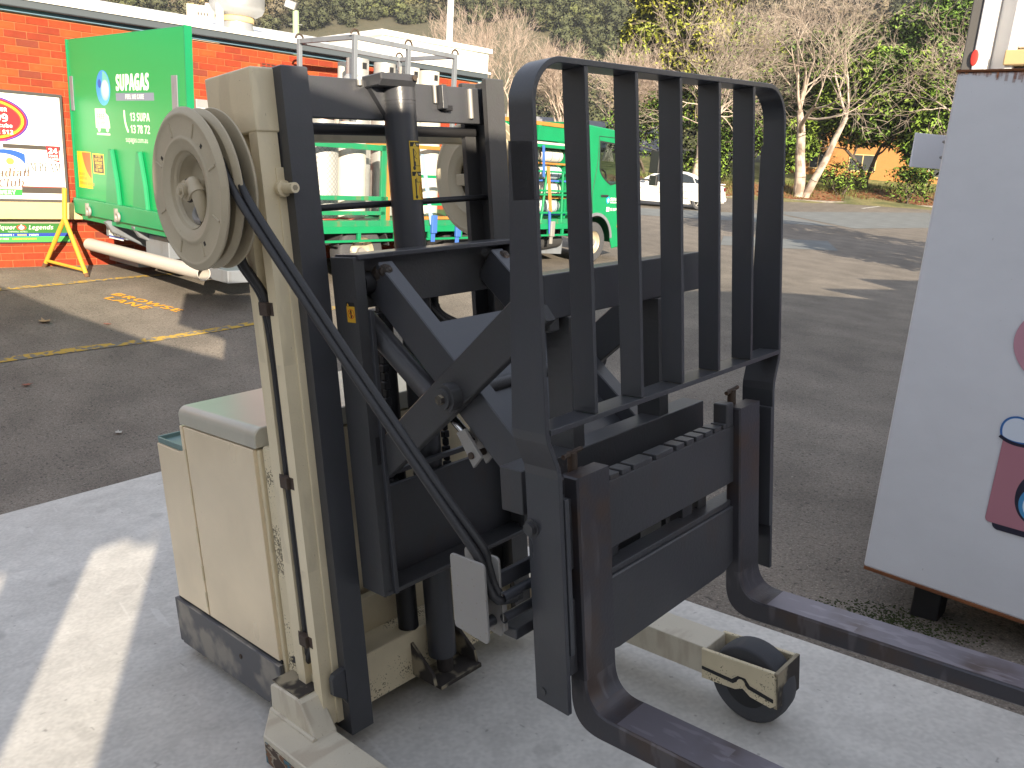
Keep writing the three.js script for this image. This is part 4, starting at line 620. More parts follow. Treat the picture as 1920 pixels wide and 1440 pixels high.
// ---------------------------------------------------------------- gas truck: x forward, z towards the car park
const T = {
  green: new THREE.MeshStandardMaterial({ map: paintTex([0.004, 0.22, 0.085], [0.02, 0.17, 0.08], 512, 0.3, 131), roughness: 0.45 }),
  greenWorn: new THREE.MeshStandardMaterial({ map: paintTex([0.012, 0.20, 0.086], [0.20, 0.09, 0.045], 512, 1.4, 133), roughness: 0.5 }),
  chassis: mat(L(0.03, 0.03, 0.032), { roughness: 0.8 }), grey: new THREE.MeshStandardMaterial({ map: paintTex([0.20, 0.22, 0.25], [0.12, 0.1, 0.08], 256, 0.7, 135), roughness: 0.55, metalness: 0.3 }),
  cyl: new THREE.MeshStandardMaterial({ map: paintTex([0.55, 0.53, 0.48], [0.42, 0.38, 0.31], 256, 0.6, 137), roughness: 0.5 }),
  cylAlu: new THREE.MeshStandardMaterial({ map: paintTex([0.48, 0.48, 0.47], [0.33, 0.31, 0.28], 256, 0.5, 139), roughness: 0.4, metalness: 0.5 }),
  red: mat(L(0.42, 0.03, 0.025), { roughness: 0.4 }), orange: new THREE.MeshStandardMaterial({ map: paintTex([0.40, 0.17, 0.03], [0.2, 0.08, 0.03], 128, 1, 141), roughness: 0.7 }),
  lightBlue: mat(L(0.25, 0.38, 0.50), { roughness: 0.6 }), blueStrap: mat(L(0.04, 0.12, 0.42), { roughness: 0.6 }), orangeStrap: mat(L(0.45, 0.18, 0.04), { roughness: 0.8 }),
  pvc: mat(L(0.46, 0.43, 0.39), { roughness: 0.5 }), glass: new THREE.MeshPhysicalMaterial({ color: L(0.55, 0.65, 0.65), roughness: 0.04, transmission: 1, thickness: 0, ior: 1.5 }), dark: mat(L(0.02, 0.02, 0.022), { roughness: 0.5 }),
  rim: mat(L(0.42, 0.37, 0.28), { roughness: 0.5, metalness: 0.3 }),
};
const sleeve = new THREE.MeshStandardMaterial({ roughness: 0.5, metalness: 0.3, map: tex(256, (u, v) => { const a = Math.abs(((u + v) * 4) % 1 - 0.5), b = Math.abs(((u - v + 4) * 4) % 1 - 0.5); const net = Math.max(sst(a, 0.40, 0.46), sst(b, 0.40, 0.46)); return mixc([0.45, 0.45, 0.44], [0.22, 0.22, 0.215], net); }) });
const truckPos = new V3(1.3195, 0.012, -14.7785), truckRy = 49.5 * D2R;
const truck = thing('gas_truck', 'green flatbed gas delivery truck with raised tail lift parked by the brick building', 'truck', truckPos.toArray(), truckRy);
{
  const t = (n, g, m, p = truck, tile = 0.8) => obj(n, g, m, p, tile);
  // tail lift platform, seen from behind, with its lettering
  const e0 = -2.52, e1 = 0.36, y0 = 0.80, y1 = 2.72, S = -7.75;
  const print = canvasTex(1536, 1024, (c, w, h) => {
    c.fillStyle = '#0c8f50'; c.fillRect(0, 0, w, h); reseed(9);
    for (let i = 0; i < 260; i++) { c.globalAlpha = rr(0.03, 0.10); c.fillStyle = rnd() < 0.5 ? '#22a365' : '#0a7f46'; c.fillRect(rr(-50, w), rr(0, h), rr(30, 500), rr(1, 6)); } c.globalAlpha = 1;
    const X = e => (e - e0) / (e1 - e0) * w, Y = y => (y1 - y) / (y1 - y0) * h;
    // round emblem
    const cx = X(-1.60), cy = Y(2.16); c.save(); c.translate(cx, cy); c.scale(0.95, 1); const g1 = c.createLinearGradient(-90, -90, 60, 100); g1.addColorStop(0, '#2f7fd0'); g1.addColorStop(1, '#3aa8e8'); c.fillStyle = g1; c.beginPath(); c.arc(0, 0, 104, 0, 7); c.fill(); c.fillStyle = '#5fb0a8'; c.beginPath(); c.moveTo(0, -100); c.quadraticCurveTo(100, -80, 88, 10); c.quadraticCurveTo(30, -30, -10, -30); c.fill(); const g2 = c.createRadialGradient(40, -10, 8, 20, 20, 90); g2.addColorStop(0, '#e6efe6'); g2.addColorStop(1, '#4c8f9c'); c.fillStyle = g2; c.beginPath(); c.arc(26, 14, 62, 0, 7); c.fill(); c.fillStyle = '#1c55a8'; c.beginPath(); c.arc(-52, -26, 26, 0, 7); c.fill(); c.restore();
    c.fillStyle = '#f0f4ea'; c.textAlign = 'left'; c.font = 'bold 122px sans-serif'; c.save(); c.translate(X(-1.27), Y(2.13)); c.scale(0.80, 1); c.transform(1, 0, -0.08, 1, 0, 0); c.fillText('SUPAGAS', 0, 0); c.lineWidth = 6; c.strokeStyle = '#f0f4ea'; c.strokeText('SUPAGAS', 0, 0); c.restore();
    c.fillStyle = '#6f7f94'; c.fillRect(X(-1.28), Y(2.10), X(-0.36) - X(-1.28), 44); c.fillStyle = '#e9efe6'; c.font = 'bold 36px sans-serif'; c.textAlign = 'center'; c.fillText('FEEL WE CARE', X(-0.82), Y(2.10) + 35);
    // small delivery truck picture
    const fx = X(-1.86), fy = Y(1.93); c.fillStyle = '#dff0dc'; c.fillRect(fx, fy, 150, 118); c.beginPath(); c.moveTo(fx + 150, fy + 25); c.lineTo(fx + 190, fy + 45); c.lineTo(fx + 204, fy + 90); c.lineTo(fx + 204, fy + 118); c.lineTo(fx + 150, fy + 118); c.fill(); c.beginPath(); c.arc(fx + 45, fy + 122, 20, 0, 7); c.arc(fx + 165, fy + 122, 20, 0, 7); c.fill(); c.fillStyle = '#3d9a62'; c.font = 'bold 50px sans-serif'; c.textAlign = 'left'; c.fillText('FREE', fx + 24, fy + 66); c.font = 'bold 26px sans-serif'; c.fillText('DELIVERY', fx + 24, fy + 96); c.fillStyle = '#dff0dc'; c.fillRect(fx + 10, fy + 148, 190, 12);
    c.strokeStyle = '#e4f2e0'; c.lineWidth = 20; c.lineCap = 'round'; c.beginPath(); c.moveTo(X(-1.09), Y(1.90)); c.quadraticCurveTo(X(-1.10), Y(1.78), X(-1.02), Y(1.69)); c.stroke(); c.fillStyle = '#e4f2e0'; c.font = 'bold 66px sans-serif'; c.fillText('13 SUPA', X(-0.96), Y(1.80)); c.fillText('13 78 72', X(-0.96), Y(1.67)); c.font = '40px sans-serif'; c.fillText('supagas.com.au', X(-1.09), Y(1.57));
    // orange and yellow turning sign
    c.fillStyle = '#f2a818'; c.fillRect(X(-2.46), Y(1.42), X(-2.06) - X(-2.46), Y(0.98) - Y(1.42)); c.fillStyle = '#e2561c'; c.beginPath(); c.moveTo(X(-2.32), Y(1.41)); c.lineTo(X(-2.08), Y(1.41)); c.lineTo(X(-2.08), Y(1.10)); c.quadraticCurveTo(X(-2.26), Y(1.18), X(-2.32), Y(1.41)); c.fill(); c.fillStyle = '#c8700f'; c.font = 'bold 26px sans-serif'; c.fillText('DO NOT', X(-2.44), Y(1.13)); c.fillText('OVERTAKE', X(-2.44), Y(1.08)); c.fillText('TURNING VEHICLE', X(-2.44), Y(1.02));
    c.fillStyle = '#e6c53a'; c.fillRect(X(-2.01), Y(1.41), X(-1.70) - X(-2.01), Y(1.17) - Y(1.41)); c.fillStyle = '#2a2418'; c.fillRect(X(-2.0) + 2, Y(1.40) + 2, X(-1.71) - X(-2.0) - 6, Y(1.18) - Y(1.40) - 4); c.fillStyle = '#e6c53a'; c.textAlign = 'center'; c.font = 'bold 24px sans-serif'; ['IF YOU', "CAN'T SEE MY", 'MIRRORS', "I CAN'T", 'SEE YOU!'].forEach((s, i) => { c.save(); c.translate(X(-1.855), Y(1.365) + i * 22); c.scale(i === 1 ? 0.78 : 1, 1); c.fillText(s, 0, 0); c.restore(); });
  });
  const plat = t('tail_lift', [box(S, S + 0.05, y0, y1, e0, e1, 0.006)], T.green);
  const face = new THREE.Mesh(new THREE.PlaneGeometry(e1 - e0 - 0.02, y1 - y0 - 0.02).rotateY(-Math.PI / 2).translate(S - 0.0025, (y0 + y1) / 2, (e0 + e1) / 2), new THREE.MeshStandardMaterial({ map: print, roughness: 0.4 })); face.name = 'printed_face'; face.receiveShadow = true; plat.add(face);
  t('side_lip', [box(S - 0.03, S + 0.05, 1.62, y1, e1, e1 + 0.02), box(S - 0.02, S + 0.12, y0, y1, e0 - 0.02, e0)], T.green, plat);
  t('reflector_strip', box(S - 0.014, S - 0.003, 1.90, 2.30, e0 + 0.01, e0 + 0.10, 0.003), T.grey, plat); t('reflector_strip', box(S - 0.014, S - 0.003, 1.62, 2.26, e1 - 0.32, e1 - 0.20, 0.003), T.grey, plat);
  t('toe_board', [box(S - 0.09, S, y0 - 0.13, y0 + 0.06, e0 + 0.06, e1, 0.01), box(S - 0.05, S, y0 - 0.2, y0 - 0.13, e0 + 0.2, e1, 0.01)], T.green, plat);
  for (const e of [-1.42, -0.72]) t('lift_arm_cover', extr([[-0.20, y0 - 0.1], [0.20, y0 - 0.1], [0.15, y0 + 0.30], [0.05, y0 + 0.68], [-0.03, y0 + 0.68], [-0.13, y0 + 0.30]], 0.06, 0.02).rotateY(-Math.PI / 2).translate(S - 0.0, 0, e), T.green, plat);
  for (const e of [-1.96, -1.17]) t('hinge_eye', [new THREE.TorusGeometry(0.042, 0.018, 10, 20).rotateY(Math.PI / 2).translate(S - 0.11, y0 - 0.07, e), box(S - 0.12, S - 0.08, y0 - 0.13, y0 + 0.02, e - 0.07, e - 0.03)], M.galv, plat);
  // linkage below
  for (const [e, k] of [[-1.55, 0], [-0.95, 0.05]]) t('lift_link', [extr([[0, 0.70], [0.12, 0.74], [0.75, 0.40], [0.72, 0.28], [0.08, 0.58]], 0.08, 0.01).translate(S - 0.12 + k, -0.06, e), rod(new V3(S + 0.0, 0.66, e + 0.2), new V3(S + 0.7, 0.34, e + 0.2), 0.045, 14), rod(new V3(S - 0.05, 0.69, e + 0.2), new V3(S + 0.1, 0.615, e + 0.2), 0.026, 12)], T.grey);
  t('rear_bumper', [box(S + 0.12, S + 0.2, 0.42, 0.62, -2.05, -1.5, 0.01), box(S + 0.1, S + 0.24, 0.32, 0.56, -0.95, -0.4, 0.01), box(S + 0.2, S + 0.35, 0.1, 0.26, -2.2, -1.4, 0.01), box(S + 0.3, S + 0.7, 0.16, 0.3, -0.1, 0.5, 0.01)], T.grey);
  const np = canvasTex(256, 128, (c) => { c.fillStyle = '#e7e7e2'; c.fillRect(0, 0, 256, 128); c.fillStyle = '#4a55a8'; c.fillRect(0, 98, 256, 18); c.fillStyle = '#3b3f49'; c.font = 'bold 82px sans-serif'; c.save(); c.scale(0.78, 1); c.fillText('XN 64 JI', 8, 84); c.restore(); });
  const plate = new THREE.Mesh(new THREE.PlaneGeometry(0.40, 0.16).rotateY(-Math.PI / 2).translate(S + 0.115, 0.485, -1.76), new THREE.MeshStandardMaterial({ map: np, roughness: 0.4 })); plate.name = 'number_plate'; truck.add(plate);
  t('tail_lamp', box(S + 0.16, S + 0.22, 0.60, 0.70, -1.75, -1.5, 0.01), T.red);
  const pipe = t('storage_pipe', [new THREE.CylinderGeometry(0.075, 0.075, 2.8, 28, 1, true).rotateX(Math.PI / 2).translate(S - 0.02, 0.30, -0.82), new THREE.CylinderGeometry(0.066, 0.066, 2.8, 28, 1, true).rotateX(Math.PI / 2).translate(S - 0.02, 0.30, -0.82), new THREE.SphereGeometry(0.075, 24, 12).translate(S - 0.02, 0.30, -2.2), extr(ringShape(0.075, 0.066), 0.01, 0).translate(S - 0.02, 0.30, 0.575)], T.pvc); pipe.material.side = THREE.DoubleSide;
  // deck, chassis, wheels
  t('deck', box(-7.6, -0.62, 0.70, 0.78, -2.3, 0.04, 0.01), T.greenWorn);
  t('chassis_rail', [box(-7.5, 0.6, 0.45, 0.65, -0.75, -0.65), box(-7.5, 0.6, 0.45, 0.65, -1.6, -1.5)], T.chassis);
  t('underbody', [box(-3.6, -2.6, 0.25, 0.55, -0.7, -0.15, 0.03), box(-2.3, -1.5, 0.28, 0.6, -0.62, -0.1, 0.05), rod(new V3(-1.4, 0.35, -0.25), new V3(-0.8, 0.4, -0.25), 0.12, 16)], T.chassis);
  t('splash_panel', [box(-1.35, -0.62, 0.12, 0.4, -0.3, -0.28).rotateZ(-0.05)], T.grey);
  const wheel = (x, z, r, nm) => { const w = t(nm, [new THREE.LatheGeometry([[r * 0.56, -0.12], [r * 0.9, -0.125], [r, -0.09], [r, 0.09], [r * 0.9, 0.125], [r * 0.56, 0.12]].map(([a, b]) => new THREE.Vector2(a, b)), 40).rotateX(Math.PI / 2).translate(x, r, z)], M.tyre); t('rim', [new THREE.LatheGeometry([[0.001, 0.075], [r * 0.2, 0.075], [r * 0.22, 0.03], [r * 0.46, 0.02], [r * 0.5, 0.08], [r * 0.57, 0.11]].map(([a, b]) => new THREE.Vector2(a, b)), 36).rotateX(Math.PI / 2).translate(x, r, z)], T.rim, w); t('hub', rod(new V3(x, r, z + 0.06), new V3(x, r, z + 0.12), r * 0.17, 16), M.galv, w); const nuts = []; for (let i = 0; i < 6; i++) { const q = i / 6 * 6.283; nuts.push(rod(new V3(x + Math.cos(q) * r * 0.33, r + Math.sin(q) * r * 0.33, z + 0.02), new V3(x + Math.cos(q) * r * 0.33, r + Math.sin(q) * r * 0.33, z + 0.05), 0.018, 6)); } t('wheel_nut', nuts, M.galv, w); };
  wheel(-0.04, -0.14, 0.36, 'wheel'); wheel(-5.2, -0.16, 0.36, 'wheel'); wheel(-0.04, -2.1, 0.36, 'wheel'); wheel(-5.2, -2.1, 0.36, 'wheel');
  t('mudguard', extr((() => { const s = new THREE.Shape(); s.absarc(0, 0, 0.44, 0.2, Math.PI - 0.2); s.absarc(0, 0, 0.42, Math.PI - 0.2, 0.2, true); return s; })(), 0.35, 0).translate(-5.2, 0.36, -0.35), T.chassis);
  // side gates
  const gz = 0.03;
  const rail = (nm, x0, x1, ya, yb, m = T.greenWorn, z = gz) => t(nm, box(x0, x1, ya, yb, z - 0.02, z + 0.02, 0.004), m);
  rail('side_rail', -7.4, -0.7, 0.62, 0.705, T.green); rail('side_rail', -7.4, -0.7, 0.505, 0.535, T.green);
  for (let x = -7.2; x < -0.7; x += x < -3 ? 0.62 : 0.36) rail('rail_post', x, x + 0.05, 0.535, 0.62, T.green);
  rail('gate_rail', -7.5, -4.9, 1.665, 1.735); rail('gate_rail', -7.5, -4.85, 1.035, 1.09); rail('gate_rail', -7.5, -4.9, 0.85, 0.90); rail('gate_post', -4.97, -4.88, 0.70, 1.74); rail('gate_post', -7.55, -7.47, 0.70, 1.74); rail('gate_post', -4.86, -4.79, 0.72, 1.62, T.orange, 0.0);
  rail('gate_rail', -4.42, -3.78, 1.35, 1.39, T.green); rail('gate_rail', -4.42, -3.55, 0.98, 1.02, T.green); rail('gate_rail', -4.42, -3.0, 0.79, 0.83, T.orange); rail('gate_post', -4.40, -4.34, 0.70, 1.39, T.green); rail('gate_post', -3.62, -3.56, 0.70, 1.39, T.green);
  rail('gate_rail', -2.6, -0.75, 1.52, 1.55, T.green); rail('gate_rail', -2.6, -0.75, 1.22, 1.25, T.green); rail('gate_rail', -2.6, -0.75, 1.16, 1.185, T.green); rail('gate_rail', -2.6, -0.75, 0.87, 0.9, T.green);
  for (const [x, k] of [[-2.3, 0.05], [-1.62, 0.08], [-1.08, -0.05]]) t('gate_post', rod(new V3(x, 0.72, gz), new V3(x + k, 1.55, gz), 0.022, 8), T.green);
  t('upper_band', [box(-3.2, -0.72, 2.02, 2.25, -0.32, -0.28, 0.005), box(-3.2, -0.72, 1.90, 1.95, -0.30, 0.02, 0.004)], T.green); t('upper_band_edge', box(-3.2, -0.72, 2.25, 2.31, -0.34, -0.26, 0.004), T.orange);
  t('band_rib', [box(-2.35, -2.27, 2.02, 2.25, -0.28, -0.25), box(-1.5, -1.42, 2.02, 2.25, -0.28, -0.25)], T.green); t('awning_rail', box(-3.2, -0.72, 1.95, 1.985, -0.05, 0.02, 0.004), T.cyl);
  t('headboard', [box(-0.66, -0.58, 0.70, 2.36, -2.2, 0.0, 0.01)], T.green);
  // straps with ratchets
  const strap = (x0, yA, x1, yB, m, w = 0.05) => t('load_strap', extr([[x0 - w / 2, yA], [x0 + w / 2, yA], [x1 + w / 2, yB], [x1 - w / 2, yB]], 0.006, 0).translate(0, 0, gz + 0.032), m);
  strap(-4.28, 1.66, -4.06, 0.72, T.lightBlue, 0.07); strap(-1.72, 1.93, -1.66, 1.45, T.blueStrap, 0.06); strap(-1.57, 1.62, -1.42, 0.90, T.orangeStrap, 0.075); strap(-1.45, 0.92, -1.4, 0.55, T.blueStrap, 0.06);
  for (const [x, y] of [[-4.03, 0.72], [-3.55, 0.66], [-1.36, 0.62]]) t('strap_ratchet', [box(x - 0.05, x + 0.05, y - 0.12, y + 0.13, gz + 0.02, gz + 0.07, 0.012), box(x - 0.035, x + 0.035, y - 0.24, y - 0.12, gz + 0.02, gz + 0.045, 0.006)], x < -4 || x < -3.5 ? T.blueStrap : M.galv);
  // cab
  const cs = new THREE.Shape(); cs.moveTo(-0.56, 0.50); cs.lineTo(-0.56, 2.24); cs.quadraticCurveTo(-0.55, 2.33, -0.45, 2.335); cs.lineTo(0.62, 2.29); cs.quadraticCurveTo(0.76, 2.28, 0.82, 2.16); cs.lineTo(1.06, 1.42); cs.quadraticCurveTo(1.10, 1.3, 1.10, 1.2); cs.lineTo(1.10, 0.30); cs.lineTo(0.55, 0.24); cs.lineTo(0.47, 0.40); cs.absarc(-0.04, 0.36, 0.50, 0.15, Math.PI - 0.3, false); cs.closePath();
  const wn = new THREE.Path(); wn.moveTo(-0.13, 2.10); wn.lineTo(0.68, 2.07); wn.lineTo(0.86, 1.46); wn.lineTo(0.30, 1.36); wn.quadraticCurveTo(-0.06, 1.50, -0.08, 1.66); wn.closePath(); cs.holes.push(wn);
  const cab = t('cab', extr(cs, 0.05, 0.02, 20).translate(0, 0, -0.05), T.green); t('cab_side', extr(cs, 0.05, 0.02, 20).translate(0, 0, -2.1), T.green, cab);
  t('cab_roof', extr([[-0.56, 2.24], [-0.52, 2.32], [-0.45, 2.335], [0.62, 2.29], [0.76, 2.24], [0.70, 2.2], [-0.5, 2.24]], 2.0, 0).translate(0, 0, -2.06), T.green, cab); t('cab_back', box(-0.56, -0.52, 0.55, 2.3, -2.06, -0.04), T.green, cab);
  t('cab_front', [box(1.05, 1.10, 0.3, 1.42, -2.06, -0.04, 0.01)], T.green, cab); t('cab_floor', box(-0.5, 1.06, 0.80, 0.86, -2.06, -0.05), T.dark, cab);
  const ws = new THREE.Mesh(new THREE.PlaneGeometry(0.006, 0.006), T.glass); // windscreen
  ws.geometry = prep(new THREE.PlaneGeometry(2.0, 0.80)).rotateX(-0.0).rotateY(Math.PI / 2); ws.geometry.applyMatrix4(new THREE.Matrix4().makeRotationZ(0.31)); ws.geometry.translate(0.95, 1.80, -1.05); ws.name = 'windscreen'; cab.add(ws);
  const wg = new THREE.Shape(); wg.moveTo(-0.13, 2.10); wg.lineTo(0.68, 2.07); wg.lineTo(0.86, 1.46); wg.lineTo(0.30, 1.36); wg.quadraticCurveTo(-0.06, 1.50, -0.08, 1.66); wg.closePath();
  for (const z of [-0.03, -2.08]) { const g = new THREE.Mesh(prep(new THREE.ShapeGeometry(wg)).translate(0, 0, z), T.glass); g.name = 'side_window'; cab.add(g); }
  t('window_seal', extr((() => { const s = wg.clone(); const h = new THREE.Path(wg.getPoints(8).map(q => new THREE.Vector2((q.x - 0.35) * 0.94 + 0.35, (q.y - 1.75) * 0.93 + 1.75)).reverse()); s.holes.push(h); return s; })(), 0.012, 0).translate(0, 0, -0.008), T.dark, cab);
  t('seat', [box(-0.35, 0.1, 1.1, 1.25, -0.75, -0.25, 0.04), box(-0.42, -0.28, 1.2, 1.85, -0.72, -0.28, 0.05), box(-0.35, 0.1, 1.1, 1.25, -1.8, -1.0, 0.04), box(-0.42, -0.28, 1.2, 1.85, -1.8, -1.0, 0.05)], T.dark, cab); t('dashboard', box(0.7, 1.0, 1.15, 1.42, -2.0, -0.1, 0.05), T.grey, cab); t('steering_wheel', new THREE.TorusGeometry(0.2, 0.018, 8, 28).rotateX(0.5).rotateY(Math.PI / 2).translate(0.55, 1.45, -0.5), T.dark, cab);
  // door lines, handle, marks
  const seam = (pts) => tube(pts.map(([x, y]) => new V3(x, y, 0.001)), 0.006, 24, 5); t('door_seam', [seam([[-0.16, 0.86], [-0.22, 1.2], [-0.14, 1.75], [-0.16, 2.17]]), seam([[-0.16, 2.17], [0.3, 2.17], [0.7, 2.13]]), seam([[-0.16, 0.86], [-0.04, 0.87], [0.2, 0.84]])], T.dark, cab);
  t('door_handle', box(0.04, 0.25, 1.155, 1.195, 0.0, 0.02, 0.006), T.dark, cab); t('corner_lamp', box(0.62, 0.75, 0.62, 0.70, -0.01, 0.012, 0.004), mat(L(0.6, 0.22, 0.02), { roughness: 0.3 }), cab); t('arch_trim', extr((() => { const s = new THREE.Shape(); s.absarc(0, 0, 0.525, 0.15, Math.PI - 0.3); s.absarc(0, 0, 0.47, Math.PI - 0.3, 0.15, true); return s; })(), 0.02, 0.003, 24).translate(-0.04, 0.36, -0.004), T.grey, cab);
  const dm = canvasTex(512, 256, (c, w, h) => { c.clearRect(0, 0, w, h); c.fillStyle = '#2fa0dc'; c.beginPath(); c.ellipse(60, 64, 42, 52, 0, 0, 7); c.fill(); c.fillStyle = '#cfe8e4'; c.beginPath(); c.ellipse(72, 72, 22, 30, 0, 0, 7); c.fill(); c.fillStyle = '#eef4ea'; c.font = 'bold 70px sans-serif'; c.fillText('SUPAGAS', 120, 80); c.fillRect(122, 92, 300, 16); c.fillRect(40, 168, 74, 64); c.font = 'bold 54px sans-serif'; c.fillText('13 SUPA', 130, 220); });
  const dmm = new THREE.Mesh(new THREE.PlaneGeometry(0.62, 0.31).translate(0.50, 1.03, 0.004), new THREE.MeshStandardMaterial({ map: dm, transparent: true, alphaTest: 0.5, roughness: 0.4 })); dmm.name = 'door_lettering'; cab.add(dmm);
  t('mirror', [box(1.16, 1.24, 1.62, 2.02, 0.22, 0.42, 0.02), box(1.16, 1.24, 1.40, 1.58, 0.24, 0.40, 0.02), rod(new V3(0.98, 2.1, 0), new V3(1.2, 2.02, 0.32), 0.016, 8), rod(new V3(0.98, 1.5, 0), new V3(1.2, 1.5, 0.32), 0.016, 8)], T.dark, cab); t('door_pocket', box(0.55, 0.62, 1.18, 1.34, 0.0, 0.03, 0.01), T.dark, cab);
}
// gas cylinders and the cage: carried by the truck, things of their own
const truckM = new THREE.Matrix4().makeRotationY(truckRy).setPosition(truckPos);
function onTruck(o, x, y, z) { o.position.copy(new V3(x, y, z).applyMatrix4(truckM)); o.rotation.y = truckRy; return o; }
function cylinderThing(x, z, h, r, m, label, group, base) {
  const o = thing('gas_cylinder', label, 'gas cylinder', [0, 0, 0], 0, group); onTruck(o, x, 0.785, z);
  const b = obj('body', new THREE.LatheGeometry([[0.001, 0.0], [r * 0.9, 0.0], [r, 0.03], [r, h - 0.18], [r * 0.96, h - 0.08], [r * 0.75, h - 0.02], [r * 0.3, h], [0.001, h]].map(([a, q]) => new THREE.Vector2(a, q)), 40), m, o, 0.25);
  if (m === sleeve) { const g = b.geometry, p = g.attributes.position, uv = g.attributes.uv; for (let i = 0; i < p.count; i++) uv.setXY(i, Math.round(Math.atan2(p.getX(i), p.getZ(i)) * r / 0.25 * 100) / 100, p.getY(i) / 0.25); }
  const cs = ringShape(r * 0.78, r * 0.75); obj('collar', extr(cs, 0.2, 0, 24).rotateX(-Math.PI / 2).translate(0, h - 0.03, 0), m === sleeve ? T.cylAlu : m, o, 0.3);
  obj('collar_window', box(-0.035, 0.035, h + 0.04, h + 0.12, r * 0.76, r * 0.79, 0.01), T.dark, o); obj('valve', [new THREE.CylinderGeometry(0.03, 0.03, 0.12, 10).translate(0, h + 0.04, 0), box(-0.06, 0.06, h + 0.03, h + 0.07, -0.02, 0.02)], M.brown, o);
  if (base) obj('red_foot', new THREE.CylinderGeometry(r * 0.98, r * 0.98, 0.02, 32).translate(0, -0.004, 0), T.red, o);
  return o;
}
cylinderThing(-6.55, -0.28, 1.02, 0.19, T.cylAlu, 'plain grey gas cylinder hidden partly behind the forklift mast', 'gas cylinders standing on the deck', true);
cylinderThing(-6.10, -0.28, 1.02, 0.19, T.cylAlu, 'silver gas cylinder left of the one in a diamond net sleeve', 'gas cylinders standing on the deck', true);
cylinderThing(-5.66, -0.28, 1.04, 0.20, sleeve, 'gas cylinder in a grey diamond net sleeve on the truck deck', 'gas cylinders standing on the deck', true);
cylinderThing(-5.22, -0.28, 1.04, 0.20, T.cyl, 'creamy white gas cylinder right of the net sleeve one', 'gas cylinders standing on the deck', true);
{
  // cage with tall cylinders
  const cg = thing('cylinder_cage', 'grey welded steel cage round the tall gas cylinders on the truck', 'cage'); onTruck(cg, -4.24, 0.785, -0.95);
  const x0 = -0.88, x1 = 0.9, z0 = -0.6, z1 = 0.6, H = 2.28, w = 0.028, bx = (a, b, c, d, e, f) => box(a, b, c, d, e, f, 0.004);
  for (const [x, z] of [[x0, z0], [x0, z1], [0.02, z1], [x1, z1], [x1, z0]]) { obj('post', bx(x - w, x + w, 0, H, z - w, z + w), T.grey, cg); obj('lifting_eye', new THREE.TorusGeometry(0.06, 0.014, 8, 20, Math.PI).translate(x, H, z), M.brown, cg); }
  obj('rail', bx(x0, x1, H - 0.06, H, z1 - 0.022, z1 + 0.022), T.grey, cg); obj('rail', bx(x0, x1, H - 0.06, H, z0 - 0.022, z0 + 0.022), T.grey, cg); obj('rail', bx(x0 - 0.022, x0 + 0.022, H - 0.06, H, z0, z1), T.grey, cg); obj('rail', bx(x1 - 0.022, x1 + 0.022, H - 0.06, H, z0, z1), T.grey, cg); obj('rail', bx(x0, x1, 0.95, 1.0, z1 - 0.022, z1 + 0.022), T.orange, cg);
  const i = [];
  for (const [x, z, m, lab] of [[-4.86, -0.62, T.cylAlu, 'tall gas cylinder with pierced collar at the cage end by the mast'], [-4.40, -0.62, T.cylAlu, 'tall scuffed gas cylinder in the middle of the cage'], [-3.96, -0.62, T.cyl, 'tall cream gas cylinder in the middle of the cage'], [-3.56, -0.64, T.cyl, 'tall cream gas cylinder at the cage end towards the cab'], [-4.6, -1.15, T.cyl, 'tall gas cylinder in the back row of the cage'], [-3.8, -1.15, T.cylAlu, 'tall silver gas cylinder in the back row of the cage']]) cylinderThing(x, z, 1.86, 0.19, m, lab, 'tall gas cylinders in the cage');
  // bottles lying in the rack behind the cab
  for (let r = 0; r < 4; r++) for (let k = 0; k < 3; k++) {
    const o = thing('lying_gas_bottle', 'pale blue and white gas bottle lying in the side rack', 'gas bottle', [0, 0, 0], 0, 'gas bottles lying in the side rack'); onTruck(o, -2.42 + k * 0.62, 0.98 + r * 0.27, -0.22);
    obj('body', new THREE.CapsuleGeometry(0.11, 0.34, 6, 20).rotateZ(Math.PI / 2), r % 2 ? T.cyl : mat(L(0.42, 0.52, 0.55), { roughness: 0.45 }), o, 0.3);
    obj('band', [new THREE.TorusGeometry(0.111, 0.007, 6, 24).rotateY(Math.PI / 2).translate(-0.08, 0, 0), new THREE.TorusGeometry(0.111, 0.007, 6, 24).rotateY(Math.PI / 2).translate(0.12, 0, 0)], T.grey, o, 0.3);
    obj('foot_ring', new THREE.CylinderGeometry(0.075, 0.075, 0.06, 20, 1, true).rotateZ(Math.PI / 2).translate(-0.29, 0, 0), T.cyl, o, 0.3);
  }
  const sh = thing('rack_shelf', 'orange shelf bars that carry the lying gas bottles', 'rack'); onTruck(sh, -1.8, 0.78, -0.22);
  for (let r = 0; r < 4; r++) obj('shelf_bar', [box(-0.95, 0.95, 0.055 + r * 0.27, 0.085 + r * 0.27, -0.15, -0.11, 0.004), box(-0.95, 0.95, 0.055 + r * 0.27, 0.085 + r * 0.27, 0.11, 0.15, 0.004)], r % 2 ? T.orange : T.blueStrap, sh);
  obj('shelf_post', box(-0.95, -0.9, 0, 1.25, -0.15, 0.15), T.green, sh); obj('shelf_post', box(0.9, 0.95, 0, 1.25, -0.15, 0.15), T.green, sh);
}

